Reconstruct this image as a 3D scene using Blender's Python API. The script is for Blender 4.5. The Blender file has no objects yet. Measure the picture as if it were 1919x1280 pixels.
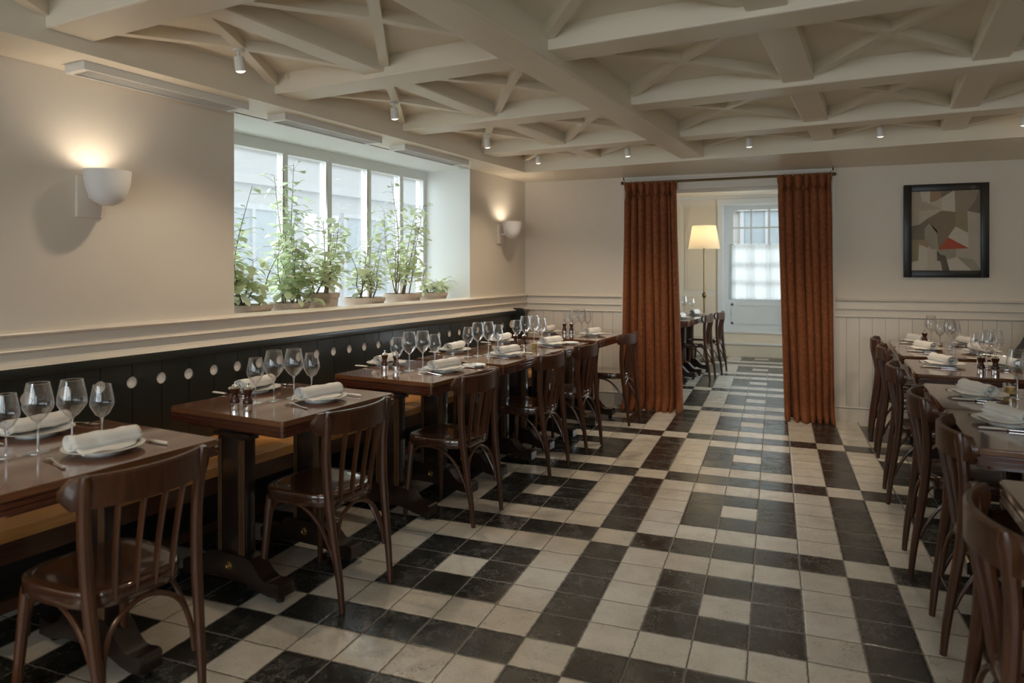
import bpy, bmesh, math, random
from mathutils import Vector, Matrix
R_ = math.radians
rnd = random.Random(7)
scene = bpy.context.scene
COL = scene.collection

# ------------------------------------------------------------------ camera, world, exposure
IMG_W, IMG_H = 1919.0, 1280.0
FPX, YAW, HOR = 1303.3, 0.3618, 502.0
cam_data = bpy.data.cameras.new('camera')
cam_data.sensor_fit = 'HORIZONTAL'
cam_data.sensor_width = 36.0
cam_data.lens = FPX / IMG_W * 36.0
cam_data.shift_y = -(IMG_H / 2 - HOR) / IMG_W
cam_data.clip_start = 0.05
cam = bpy.data.objects.new('camera', cam_data)
COL.objects.link(cam)
cam.location = (0.2934, -2.907, 1.412)
cam.rotation_euler = (R_(90), 0, YAW)
scene.camera = cam
cam_data.dof.use_dof = True
cam_data.dof.focus_distance = 4.6
cam_data.dof.aperture_fstop = 2.5

world = bpy.data.worlds.new('world')
scene.world = world
world.use_nodes = True
bg = world.node_tree.nodes['Background']
bg.inputs[0].default_value = (0.86, 0.94, 1.0, 1)
bg.inputs[1].default_value = 7.6

scene.view_settings.view_transform = 'Standard'
scene.view_settings.look = 'None'
scene.view_settings.exposure = -0.22
scene.view_settings.gamma = 1.0
scene.view_settings.use_curve_mapping = False

# high, hazy daylight falling through the plant window (strongly softened, cool)
_sd = bpy.data.lights.new('daylight', 'SUN'); _sd.energy = 9.0; _sd.color = (.74, .87, 1.0); _sd.angle = math.radians(22)
_so = bpy.data.objects.new('daylight', _sd); COL.objects.link(_so)
_so.location = (-9, 4, 9)
_so.rotation_euler = Vector((1.0, -.22, -.80)).to_track_quat('-Z', 'Y').to_euler()

WARM = (1.0, 0.80, 0.58)
SPOT_W = 30.0
SCONCE_W = 4.0
LAMP_W = 3.0
PORTAL = []

# ------------------------------------------------------------------ room frames
WALL_A = R_(7.07)
Ld = Vector((math.sin(WALL_A), math.cos(WALL_A), 0))
Ln = Vector((math.cos(WALL_A), -math.sin(WALL_A), 0))
L0 = Vector((-2.24 - math.tan(WALL_A) * 4.193, 0, 0))
ROT_L = -WALL_A
def W(s, n, z=0.0):
    return L0 + Ld * s + Ln * n + Vector((0, 0, z))
RA = R_(4.0)
Rd = Vector((math.sin(RA), math.cos(RA), 0))
Rn = Vector((math.cos(RA), -math.sin(RA), 0))
RO = Vector((0.955, 0, 0))
ROT_R = -RA
def WR(s, n, z=0.0):
    return RO + Rd * s + Rn * n + Vector((0, 0, z))
M_L = Matrix.Translation(L0) @ Matrix.Rotation(ROT_L, 4, 'Z')   # local x = n, y = s
YB = 4.193

# ------------------------------------------------------------------ materials
MATS = {}
def new_mat(name):
    m = bpy.data.materials.new(name); m.use_nodes = True
    MATS[name] = m
    return m, m.node_tree.nodes, m.node_tree.links, m.node_tree.nodes['Principled BSDF']
def N(nodes, t, **kw):
    n = nodes.new(t)
    for k, v in kw.items(): setattr(n, k, v)
    return n
def math_n(nodes, links, op, a, b=None, c=None):
    n = nodes.new('ShaderNodeMath'); n.operation = op
    for i, v in enumerate((a, b, c)):
        if v is None: continue
        if isinstance(v, (int, float)): n.inputs[i].default_value = v
        else: links.new(v, n.inputs[i])
    return n.outputs[0]
def mix_col(nodes, links, fac, a, b, blend='MIX'):
    n = nodes.new('ShaderNodeMix'); n.data_type = 'RGBA'; n.blend_type = blend
    if isinstance(fac, (int, float)): n.inputs[0].default_value = fac
    else: links.new(fac, n.inputs[0])
    for v, i in ((a, 6), (b, 7)):
        if isinstance(v, tuple): n.inputs[i].default_value = (*v[:3], 1)
        else: links.new(v, n.inputs[i])
    return n.outputs[2]
def noise(nodes, links, scale, detail=4, rough=.55, vec=None, dist=0):
    n = nodes.new('ShaderNodeTexNoise'); n.inputs['Scale'].default_value = scale
    n.inputs['Detail'].default_value = detail; n.inputs['Roughness'].default_value = rough
    n.inputs['Distortion'].default_value = dist
    if vec is not None: links.new(vec, n.inputs['Vector'])
    return n.outputs['Fac']
def ramp(nodes, links, fac, stops):
    n = nodes.new('ShaderNodeValToRGB')
    e = n.color_ramp.elements
    while len(e) < len(stops): e.new(0.5)
    for i, (p, c) in enumerate(stops):
        e[i].position = p; e[i].color = (*c[:3], 1) if len(c) >= 3 else (c[0],) * 3 + (1,)
    links.new(fac, n.inputs[0])
    return n.outputs[0]
def objvec(nodes, links, scale=(1, 1, 1), rot=(0, 0, 0)):
    tc = nodes.new('ShaderNodeTexCoord'); mp = nodes.new('ShaderNodeMapping')
    mp.inputs['Scale'].default_value = scale; mp.inputs['Rotation'].default_value = rot
    links.new(tc.outputs['Object'], mp.inputs['Vector'])
    return mp.outputs[0]
def bump(nodes, links, h, bsdf, strength=.2, dist=.01):
    b = nodes.new('ShaderNodeBump'); b.inputs['Strength'].default_value = strength
    b.inputs['Distance'].default_value = dist
    links.new(h, b.inputs['Height']); links.new(b.outputs[0], bsdf.inputs['Normal'])

def plain(name, col, rough=.5, metal=0, var=.06, scale=6, bumps=0, bscale=60, spec=.5, coat=0, sheen=0):
    m, nd, lk, b = new_mat(name)
    v = objvec(nd, lk)
    f = noise(nd, lk, scale, 3, .5, v)
    c0 = tuple(max(0, x * (1 - var)) for x in col); c1 = tuple(min(1, x * (1 + var)) for x in col)
    lk.new(mix_col(nd, lk, f, c0, c1), b.inputs['Base Color'])
    b.inputs['Roughness'].default_value = rough; b.inputs['Metallic'].default_value = metal
    b.inputs['Specular IOR Level'].default_value = spec
    b.inputs['Coat Weight'].default_value = coat; b.inputs['Coat Roughness'].default_value = .12
    b.inputs['Sheen Weight'].default_value = sheen
    if bumps: bump(nd, lk, noise(nd, lk, bscale, 4, .6, v), b, bumps, .004)
    return m

def wood(name, dark, light, rough=.3, grain=(18, 1.6, 18), coat=.3, contrast=.5):
    m, nd, lk, b = new_mat(name)
    v = objvec(nd, lk, grain)
    f = noise(nd, lk, 3.0, 8, .62, v, .6)
    f2 = noise(nd, lk, 1.1, 2, .5, objvec(nd, lk, (3, 3, 3)))
    r = ramp(nd, lk, f, [(.5 - contrast / 2, dark), (.5 + contrast / 2, light)])
    c = mix_col(nd, lk, math_n(nd, lk, 'MULTIPLY', f2, .5), r, dark)
    lk.new(c, b.inputs['Base Color'])
    b.inputs['Roughness'].default_value = rough
    b.inputs['Coat Weight'].default_value = coat; b.inputs['Coat Roughness'].default_value = .07
    bump(nd, lk, f, b, .04, .002)
    return m

M_WALL = plain('wall paint', (.735, .67, .58), .55, var=.02, bumps=.05, bscale=90)
M_TRIM = plain('trim paint', (.74, .68, .60), .35, var=.02)
M_CEIL = plain('ceiling gloss paint', (.79, .715, .585), .40, var=.03, scale=3, bumps=.15, bscale=14)
M_REVEAL = plain('window reveal paint', (.80, .80, .78), .5, var=.02)
M_CREAM = plain('cream enamel', (.93, .90, .84), .4, var=.02)
M_WHITE = plain('white metal', (.72, .70, .66), .35, var=.03)
M_DOORW = plain('door paint', (.70, .72, .72), .35, var=.02)
M_BEIGE = plain('beige paint', (.72, .63, .49), .5, var=.04)
M_CHAIR = wood('chair wood', (.034, .012, .005), (.125, .044, .016), .34, (14, 14, 1.6), .18)
M_CHAIRSEAT = wood('chair seat veneer', (.035, .014, .008), (.085, .033, .015), .2, (3, 22, 22), 1.0)
M_TABLE = wood('table top mahogany', (.12, .045, .018), (.235, .098, .038), .14, (26, 1.6, 26), 1.0)
M_TEDGE = wood('table edge mahogany', (.07, .020, .010), (.13, .038, .017), .22, (5, 5, 40), .5, .3)
M_PED = wood('pedestal dark wood', (.016, .010, .008), (.034, .018, .012), .28, (20, 20, 2), .4)
M_REED = wood('pedestal reeding highlight', (.09, .045, .02), (.18, .09, .04), .25, (20, 20, 2), .4)  # lighter brown stands in for highlights along the reeds
M_BENCHS = wood('bench seat oak', (.55, .24, .07), (.85, .43, .14), .3, (22, 1.4, 22), .2, .6)
M_BENCHA = wood('bench apron wood', (.05, .02, .01), (.12, .045, .02), .35, (22, 1.6, 22), .2)
M_BENCHB = plain('bench back dark green paint', (.018, .021, .017), .34, var=.25, scale=3, coat=.2)
M_BLACK = plain('black wood', (.010, .009, .008), .3, var=.2)
M_LEATHER = plain('dark leather', (.007, .008, .011), .5, var=.25, bumps=.2, bscale=120)
M_STEEL = plain('polished steel', (.80, .78, .76), .16, 1, var=.04)
M_BRASS = plain('aged brass', (.60, .42, .17), .28, 1, var=.2, scale=30)
M_ROD = plain('bronze rod', (.20, .14, .07), .35, 1, var=.2)
M_PORC = plain('porcelain', (.80, .78, .74), .12, var=.01)
M_NAP = plain('linen napkin', (.80, .775, .73), .85, var=.04, scale=12, bumps=.35, bscale=240, sheen=.2)
M_IVORY = plain('ivory handle', (.78, .73, .66), .25, var=.05)
M_MILL = wood('pepper mill wood', (.035, .010, .005), (.10, .03, .013), .22, (30, 30, 4), .5)
M_SHADE0 = plain('plaster', (.76, .75, .74), .6, var=.02)
M_TERRA = plain('weathered terracotta', (.50, .39, .31), .85, var=.3, scale=14, bumps=.3)
M_SOIL = plain('soil', (.06, .04, .025), .95, var=.5, scale=60, bumps=.6)
M_STEM = plain('plant stem', (.20, .13, .07), .8, var=.3, scale=40)
M_FACADE = plain('neighbour facade', (.185, .175, .16), .8, var=.05)
M_FACW = plain('neighbour window glass', (.13, .15, .16), .4, var=.2)
M_FACS = plain('neighbour trim', (.20, .20, .20), .6, var=.03)
M_GROUND = plain('outside paving', (.25, .24, .23), .9, var=.1)
M_FRAMEBLK = plain('picture frame black', (.012, .011, .010), .35, var=.2)
M_CANDLE = plain('yellow wax', (.75, .52, .16), .4, var=.1)
M_CASTER = plain('caster', (.01, .01, .01), .4)

def leaf_mat(name, c0, c1):
    m, nd, lk, b = new_mat(name)
    v = objvec(nd, lk)
    f = noise(nd, lk, 9, 3, .5, v)
    c = mix_col(nd, lk, f, c0, c1)
    lk.new(c, b.inputs['Base Color']); b.inputs['Roughness'].default_value = .45
    tr = nd.new('ShaderNodeBsdfTranslucent'); lk.new(c, tr.inputs[0])
    mx = nd.new('ShaderNodeMixShader'); mx.inputs[0].default_value = .65
    lk.new(b.outputs[0], mx.inputs[1]); lk.new(tr.outputs[0], mx.inputs[2])
    lk.new(mx.outputs[0], nd['Material Output'].inputs[0])
    return m
M_LEAF = leaf_mat('leaf green', (.52, .60, .36), (.80, .82, .58))
M_LEAF2 = leaf_mat('leaf deep green', (.44, .54, .32), (.70, .75, .50))

def glass_mat(name, base=.05, edge=.75, col=(.97, .98, 1), rough=.02, blend=.28):
    m, nd, lk, b = new_mat(name)
    nd.remove(b)
    lw = nd.new('ShaderNodeLayerWeight'); lw.inputs[0].default_value = blend
    f = math_n(nd, lk, 'MULTIPLY_ADD', lw.outputs['Facing'], edge, base)
    f = math_n(nd, lk, 'MINIMUM', f, 1.0)
    t = nd.new('ShaderNodeBsdfTransparent'); t.inputs[0].default_value = (*col, 1)
    g = nd.new('ShaderNodeBsdfGlossy'); g.inputs['Roughness'].default_value = rough
    mx = nd.new('ShaderNodeMixShader')
    lk.new(f, mx.inputs[0]); lk.new(t.outputs[0], mx.inputs[1]); lk.new(g.outputs[0], mx.inputs[2])
    lk.new(mx.outputs[0], nd['Material Output'].inputs[0])
    return m
def edge_glint(m, amount, power):  # white mixed into glass edges in place of bright window reflections
    nd, lk = m.node_tree.nodes, m.node_tree.links
    out = nd['Material Output']; src = out.inputs[0].links[0].from_socket
    d = nd.new('ShaderNodeBsdfTranslucent'); d.inputs[0].default_value = (.95, .96, .98, 1)
    d2 = nd.new('ShaderNodeBsdfDiffuse'); d2.inputs[0].default_value = (.95, .96, .98, 1)
    ad = nd.new('ShaderNodeMixShader'); ad.inputs[0].default_value = .5
    lk.new(d.outputs[0], ad.inputs[1]); lk.new(d2.outputs[0], ad.inputs[2])
    lw = nd.new('ShaderNodeLayerWeight'); lw.inputs[0].default_value = .5
    f = math_n(nd, lk, 'MULTIPLY', math_n(nd, lk, 'POWER', lw.outputs['Facing'], power), amount)
    mx = nd.new('ShaderNodeMixShader'); lk.new(f, mx.inputs[0])
    lk.new(src, mx.inputs[1]); lk.new(ad.outputs[0], mx.inputs[2]); lk.new(mx.outputs[0], out.inputs[0])
    return m
M_GLASS = edge_glint(glass_mat('wine glass', .08, .85, blend=.32, rough=.03), .75, 3.2)
M_STEMG = edge_glint(glass_mat('wine glass stem', .30, .6, blend=.45, rough=.06), .6, 1.6)
def haze_pane():  # pane whitened to imitate lens glare over the bright window
    m = glass_mat('glare haze window pane', .04, .2, (.97, .99, .99))
    nd, lk = m.node_tree.nodes, m.node_tree.links
    out = nd['Material Output']; src = out.inputs[0].links[0].from_socket
    tr = nd.new('ShaderNodeBsdfTranslucent'); tr.inputs[0].default_value = (.27, .28, .28, 1)
    mx = nd.new('ShaderNodeMixShader'); mx.inputs[0].default_value = .22
    lk.new(src, mx.inputs[1]); lk.new(tr.outputs[0], mx.inputs[2]); lk.new(mx.outputs[0], out.inputs[0])
    return m
M_HAZE = haze_pane()
M_PANE = glass_mat('window pane', .05, .25, (.97, .99, .99))

def emit(name, col, st):
    m, nd, lk, b = new_mat(name)
    b.inputs['Base Color'].default_value = (*col, 1)
    b.inputs['Emission Color'].default_value = (*col, 1)
    b.inputs['Emission Strength'].default_value = st
    return m
M_LENS = emit('lamp lens', (1, .86, .70), 3.0)

def sheer(name, col, mixf):
    m, nd, lk, b = new_mat(name)
    b.inputs['Base Color'].default_value = (*col, 1); b.inputs['Roughness'].default_value = .9
    tr = nd.new('ShaderNodeBsdfTranslucent'); tr.inputs[0].default_value = (*col, 1)
    t = nd.new('ShaderNodeBsdfTransparent')
    wv = noise(nd, lk, 300, 2, .5, objvec(nd, lk))
    m1 = nd.new('ShaderNodeMixShader'); m1.inputs[0].default_value = .75
    lk.new(b.outputs[0], m1.inputs[1]); lk.new(tr.outputs[0], m1.inputs[2])
    m2 = nd.new('ShaderNodeMixShader')
    lk.new(math_n(nd, lk, 'MULTIPLY_ADD', wv, .02, mixf), m2.inputs[0])
    lk.new(m1.outputs[0], m2.inputs[1]); lk.new(t.outputs[0], m2.inputs[2])
    lk.new(m2.outputs[0], nd['Material Output'].inputs[0])
    return m
M_SHEER = sheer('sheer curtain', (.74, .75, .75), .04)
M_LSHADE = sheer('linen lampshade', (.90, .84, .70), .02)

def velvet():
    m, nd, lk, b = new_mat('rust velvet')
    v = objvec(nd, lk)
    f = noise(nd, lk, 34, 5, .6, v, .4); f2 = noise(nd, lk, 160, 2, .5, v)
    f = math_n(nd, lk, 'MULTIPLY_ADD', f2, .35, math_n(nd, lk, 'MULTIPLY', f, .75))
    c = ramp(nd, lk, f, [(.34, (.155, .049, .020)), (.55, (.225, .076, .032)), (.75, (.30, .110, .050))])
    lk.new(c, b.inputs['Base Color'])
    b.inputs['Roughness'].default_value = .85; b.inputs['Specular IOR Level'].default_value = .1
    b.inputs['Sheen Weight'].default_value = .2; b.inputs['Sheen Tint'].default_value = (.9, .45, .25, 1)
    bump(nd, lk, f, b, .25, .006)
    return m
M_VELVET = velvet()

def floor_material():
    m, nd, lk, b = new_mat('checkered stone tile')
    tc = nd.new('ShaderNodeTexCoord')
    sc = nd.new('ShaderNodeVectorMath'); sc.operation = 'SCALE'; sc.inputs['Scale'].default_value = 5.0
    lk.new(tc.outputs['Object'], sc.inputs[0])
    # slightly hand-laid joints
    wob = nd.new('ShaderNodeTexNoise'); wob.inputs['Scale'].default_value = 6; wob.inputs['Detail'].default_value = 5
    lk.new(sc.outputs[0], wob.inputs['Vector'])
    ws = nd.new('ShaderNodeVectorMath'); ws.operation = 'MULTIPLY_ADD'
    lk.new(wob.outputs['Color'], ws.inputs[0]); ws.inputs[1].default_value = (.05, .05, 0)
    off = nd.new('ShaderNodeVectorMath'); off.operation = 'SUBTRACT'
    lk.new(sc.outputs[0], off.inputs[0]); off.inputs[1].default_value = (.025, .025, 0)
    lk.new(off.outputs[0], ws.inputs[2])
    sep = nd.new('ShaderNodeSeparateXYZ'); lk.new(ws.outputs[0], sep.inputs[0])
    mt = lambda op, a, b_=None, c=None: math_n(nd, lk, op, a, b_, c)
    u, v = sep.outputs[0], sep.outputs[1]
    fu, fv = mt('FLOOR', u), mt('FLOOR', v)
    a = mt('FLOORED_MODULO', mt('ADD', fu, 7.0), 6.0)
    c = mt('FLOORED_MODULO', mt('ADD', fv, 7.0), 6.0)
    eq = lambda x, k: mt('COMPARE', x, float(k), .2)
    sq = mt('MULTIPLY', mt('LESS_THAN', a, 2.5), mt('LESS_THAN', c, 2.5))
    cen = mt('MULTIPLY', eq(a, 1), eq(c, 1))
    sq = mt('SUBTRACT', sq, cen)
    sa, sb = eq(a, 4), eq(c, 4)
    st = mt('SUBTRACT', mt('ADD', sa, sb), mt('MULTIPLY', mt('MULTIPLY', sa, sb), 2.0))
    black = mt('MINIMUM', mt('ADD', sq, st), 1.0)
    # distance to joints
    ru, rv = mt('FRACT', u), mt('FRACT', v)
    du = mt('MINIMUM', ru, mt('SUBTRACT', 1.0, ru)); dv = mt('MINIMUM', rv, mt('SUBTRACT', 1.0, rv))
    dj = mt('MINIMUM', du, dv)
    grout = mt('LESS_THAN', dj, mt('MULTIPLY_ADD', wob.outputs['Fac'], .016, .006))
    # per-tile random
    cb = nd.new('ShaderNodeCombineXYZ'); lk.new(fu, cb.inputs[0]); lk.new(fv, cb.inputs[1])
    wn = nd.new('ShaderNodeTexWhiteNoise'); wn.noise_dimensions = '2D'; lk.new(cb.outputs[0], wn.inputs['Vector'])
    tile = wn.outputs['Value']
    shift = nd.new('ShaderNodeVectorMath'); shift.operation = 'MULTIPLY_ADD'
    lk.new(wn.outputs['Color'], shift.inputs[0]); shift.inputs[1].default_value = (30, 30, 30); lk.new(sc.outputs[0], shift.inputs[2])
    tv = shift.outputs[0]
    # travertine
    n1 = noise(nd, lk, 1.4, 6, .6, tv, .4)
    n2 = noise(nd, lk, 22.0, 6, .7, tv, .6)
    cl = ramp(nd, lk, noise(nd, lk, 2.6, 3, .6, tv), [(.42, (.15, .15, .15)), (.62, (1, 1, 1))])
    base = ramp(nd, lk, n1, [(.3, (.58, .535, .46)), (.6, (.68, .64, .56))])
    pit = ramp(nd, lk, n2, [(.43, (1, 1, 1)), (.50, (0, 0, 0))])
    pitm = mt('MULTIPLY', mt('MULTIPLY', pit, cl), mt('MULTIPLY_ADD', tile, .8, .2))
    white = mix_col(nd, lk, pitm, base, (.17, .14, .105))
    white = mix_col(nd, lk, mt('MULTIPLY', tile, .18), white, (.42, .37, .30))
    # black marble
    vn = noise(nd, lk, 2.2, 7, .65, tv, 1.8)
    vein = ramp(nd, lk, mt('ABSOLUTE', mt('SUBTRACT', vn, .5)), [(0.0, (1, 1, 1)), (.012, (0, 0, 0))])
    veinm = mt('MULTIPLY', vein, mt('GREATER_THAN', noise(nd, lk, 1.3, 2, .5, tv), .52))
    blk = mix_col(nd, lk, n1, (.013, .014, .0125), (.030, .031, .027))
    blk = mix_col(nd, lk, mt('MULTIPLY', veinm, .75), blk, (.30, .29, .26))
    spk = ramp(nd, lk, noise(nd, lk, 14, 4, .7, tv, .5), [(.68, (0, 0, 0)), (.74, (1, 1, 1))])
    blk = mix_col(nd, lk, mt('MULTIPLY', spk, .3), blk, (.22, .21, .19))
    col = mix_col(nd, lk, black, white, blk)
    gcol = mix_col(nd, lk, black, (.085, .065, .048), (.17, .155, .13))
    col = mix_col(nd, lk, grout, col, gcol)
    lk.new(col, b.inputs['Base Color'])
    rg = mt('MULTIPLY_ADD', n1, .16, .12)
    rg = mt('ADD', rg, mt('MULTIPLY', pitm, .25)); rg = mt('ADD', rg, mt('MULTIPLY', grout, .35))
    lk.new(rg, b.inputs['Roughness'])
    b.inputs['Specular IOR Level'].default_value = .85
    h = mt('MINIMUM', mt('MULTIPLY', dj, 22.0), 1.0)
    h = mt('ADD', h, mt('MULTIPLY', pitm, -.5)); h = mt('ADD', h, mt('MULTIPLY', n1, .6))
    h = mt('ADD', h, mt('MULTIPLY', tile, .0))
    bump(nd, lk, h, b, .22, .006)
    return m
M_FLOOR = floor_material()

# ------------------------------------------------------------------ mesh builder
class MB:
    def __init__(s): s.v = []; s.f = []; s.m = []; s.mi = 0
    def add(s, verts, faces, M=None):
        o = len(s.v)
        for p in verts:
            p = Vector(p)
            s.v.append(M @ p if M is not None else p)
        for f in faces: s.f.append(tuple(i + o for i in f)); s.m.append(s.mi)
        return s
    def box(s, x0, x1, y0, y1, z0, z1, M=None, bev=0):
        if bev <= 0:
            v = [(x, y, z) for z in (z0, z1) for y in (y0, y1) for x in (x0, x1)]
            f = [(0, 2, 3, 1), (4, 5, 7, 6), (0, 1, 5, 4), (2, 6, 7, 3), (0, 4, 6, 2), (1, 3, 7, 5)]
            return s.add(v, f, M)
        bm = bmesh.new(); bmesh.ops.create_cube(bm, size=1)
        bmesh.ops.scale(bm, vec=(x1 - x0, y1 - y0, z1 - z0), verts=bm.verts)
        bmesh.ops.translate(bm, vec=((x0 + x1) / 2, (y0 + y1) / 2, (z0 + z1) / 2), verts=bm.verts)
        bmesh.ops.bevel(bm, geom=bm.edges[:], offset=bev, segments=2, affect='EDGES', profile=.5)
        bm.verts.index_update()
        s.add([q.co.copy() for q in bm.verts], [tuple(q.index for q in f.verts) for f in bm.faces], M)
        bm.free(); return s
    def prism(s, pts, lo, hi, axis='z', M=None):
        """closed 2-D outline extruded along axis. axis z: pts=(x,y); y: pts=(x,z); x: pts=(y,z)"""
        n = len(pts)
        def P(p, t):
            if axis == 'z': return (p[0], p[1], t)
            if axis == 'y': return (p[0], t, p[1])
            return (t, p[0], p[1])
        v = [P(p, lo) for p in pts] + [P(p, hi) for p in pts]
        f = [(i, (i + 1) % n, (i + 1) % n + n, i + n) for i in range(n)]
        f += [tuple(range(n))[::-1], tuple(range(n, 2 * n))]
        return s.add(v, f, M)
    def lathe(s, prof, seg=24, M=None, sx=1, sy=1):
        v = []; f = []; n = len(prof)
        for i in range(seg):
            a = 2 * math.pi * i / seg
            for r, z in prof: v.append((r * math.cos(a) * sx, r * math.sin(a) * sy, z))
        for i in range(seg):
            j = (i + 1) % seg
            for k in range(n - 1):
                if prof[k][0] < 1e-6 and prof[k + 1][0] < 1e-6: continue
                f.append((i * n + k, j * n + k, j * n + k + 1, i * n + k + 1))
        return s.add(v, f, M)
    def tube(s, path, rad, seg=8, M=None, flat=None):
        path = [Vector(p) for p in path]; n = len(path)
        if not isinstance(rad, (list, tuple)): rad = [rad] * n
        v = []; f = []
        up = None
        for i, p in enumerate(path):
            t = (path[min(i + 1, n - 1)] - path[max(i - 1, 0)]).normalized()
            if up is None:
                up = Vector((0, 0, 1)) if abs(t.z) < .9 else Vector((0, 1, 0))
            a = t.cross(up).normalized(); b = a.cross(t).normalized(); up = b
            for k in range(seg):
                an = 2 * math.pi * k / seg
                fa, fb = (1, 1) if flat is None else flat
                v.append(p + a * (math.cos(an) * rad[i] * fa) + b * (math.sin(an) * rad[i] * fb))
        for i in range(n - 1):
            for k in range(seg):
                k2 = (k + 1) % seg
                f.append((i * seg + k, i * seg + k2, (i + 1) * seg + k2, (i + 1) * seg + k))
        f.append(tuple(range(seg))[::-1]); f.append(tuple(range((n - 1) * seg, n * seg)))
        return s.add(v, f, M)
    def build(s, name, mat, parent=None, smooth=True, M=None, angle=35):
        me = bpy.data.meshes.new(name)
        me.from_pydata([tuple(p) for p in s.v], [], s.f)
        bm = bmesh.new(); bm.from_mesh(me)
        bmesh.ops.remove_doubles(bm, verts=bm.verts, dist=1e-5)
        bmesh.ops.recalc_face_normals(bm, faces=bm.faces)
        bm.to_mesh(me); bm.free()
        mats = mat if isinstance(mat, (list, tuple)) else [mat]
        for q in mats: me.materials.append(q)
        if len(mats) > 1 and len(me.polygons) == len(s.m):
            me.polygons.foreach_set('material_index', s.m)
        if smooth:
            me.polygons.foreach_set('use_smooth', [True] * len(me.polygons))
            me.set_sharp_from_angle(angle=R_(angle))
        me.update()
        o = bpy.data.objects.new(name, me); COL.objects.link(o)
        if parent is not None: o.parent = parent
        if M is not None: o.matrix_world = M
        return o

def tag(o, label=None, cat=None, group=None, kind=None):
    if label: o['label'] = label
    if cat: o['category'] = cat
    if group: o['group'] = group
    if kind: o['kind'] = kind
    return o
def empty(name, loc=(0, 0, 0), rz=0, label=None, cat=None, group=None):
    o = bpy.data.objects.new(name, None); COL.objects.link(o)
    o.empty_display_size = .05
    o.location = loc; o.rotation_euler = (0, 0, rz)
    return tag(o, label, cat, group)
def struct(o): o['kind'] = 'structure'; return o
def copy_tree(o, parent=None):
    c = o.copy(); COL.objects.link(c)
    if parent is not None: c.parent = parent
    for ch in list(o.children): copy_tree(ch, c)
    return c
PROTO = {}
def place(kind, maker, loc, rz, label, cat, group):
    """first call builds the thing, later calls copy it with its parts"""
    if kind not in PROTO:
        o = maker(); PROTO[kind] = o
    else:
        o = copy_tree(PROTO[kind])
    o.location = loc; o.rotation_euler = (0, 0, rz)
    for k in ('label', 'category', 'group'):
        if k in o: del o[k]
    return tag(o, label, cat, group)
def smoothpath(pts, n=24):
    """catmull-rom through points"""
    pts = [Vector(p) for p in pts]; out = []
    P = [pts[0] * 2 - pts[1]] + pts + [pts[-1] * 2 - pts[-2]]
    segs = len(pts) - 1
    for i in range(n + 1):
        t = i / n * segs; k = min(int(t), segs - 1); u = t - k
        a, b, c, d = P[k], P[k + 1], P[k + 2], P[k + 3]
        out.append(.5 * ((2 * b) + (c - a) * u + (2 * a - 5 * b + 4 * c - d) * u * u + (3 * b - a - 3 * c + d) * u ** 3))
    return out
def rrect(x0, x1, y0, y1, r, seg=5):
    pts = []
    for cx, cy, a0 in ((x1 - r, y1 - r, 0), (x0 + r, y1 - r, 90), (x0 + r, y0 + r, 180), (x1 - r, y0 + r, 270)):
        for i in range(seg + 1):
            a = R_(a0 + 90 * i / seg); pts.append((cx + r * math.cos(a), cy + r * math.sin(a)))
    return pts

# ================================================================== SETTING
# floor
MB().add([(-6, -7, 0), (6, -7, 0), (6, 11, 0), (-6, 11, 0)], [(0, 1, 2, 3)]).build('floor', M_FLOOR)
struct(bpy.data.objects['floor'])

Z_S = 2.34       # soffit level
Z_C = 2.51       # ceiling panel level
# left wall (window recess s .372 - 3.08)
WS0, WS1 = .372, 3.08
b = MB()
b.box(-.62, 0, -5.6, WS0, 0, 2.75, M_L)
b.box(-.62, 0, WS1, 4.55, 0, 2.75, M_L)
b.box(-.62, 0, WS0, WS1, 0, 1.0, M_L)
b.box(-.06, 0, WS0, WS1, 1.0, 1.135, M_L)
struct(b.build('wall_left', M_WALL, smooth=False))
b = MB()   # painted lining of the recess
b.box(-.62, -.002, WS1 - .006, WS1 - .001, 1.0, Z_S, M_L)
b.box(-.62, -.002, WS0 + .001, WS0 + .006, 1.0, Z_S, M_L)
b.box(-.62, -.002, WS0, WS1, Z_S + .0, Z_S + .4, M_L)
b.box(-.62, -.06, WS0, WS1, .999, 1.006, M_L)
struct(b.build('trim_1', M_REVEAL, smooth=False))
# back wall with doorway
DX0, DX1, DZ = -1.0, .66, 2.195
b = MB()
b.box(-3.2, DX0, YB, YB + .34, 0, 2.75)
b.box(DX1, 3.2, YB, YB + .34, 0, 2.75)
b.box(DX0, DX1, YB, YB + .34, DZ, 2.75)
struct(b.build('wall_back', M_WALL, smooth=False))
# right wall and the wall behind the camera (with windows added for daylight)
b = MB()
b.box(2.75, 2.95, -5.6, YB, 0, 2.75)
struct(b.build('wall_right', M_WALL, smooth=False))
b = MB()
FY = -5.4
FWIN = [(-3.05, -1.45), (-1.15, .45), (.75, 2.35)]
for x0, x1, z0, z1 in ((-4.4, -3.05, 0, 2.75), (-1.45, -1.15, 0, 2.75), (.45, .75, 0, 2.75), (2.35, 3.2, 0, 2.75)) + tuple((a, c, 0, .85) for a, c in FWIN) + tuple((a, c, 2.25, 2.75) for a, c in FWIN):
    b.box(x0, x1, FY - .3, FY, z0, z1)
struct(b.build('wall_front', M_WALL, smooth=False))

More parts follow.
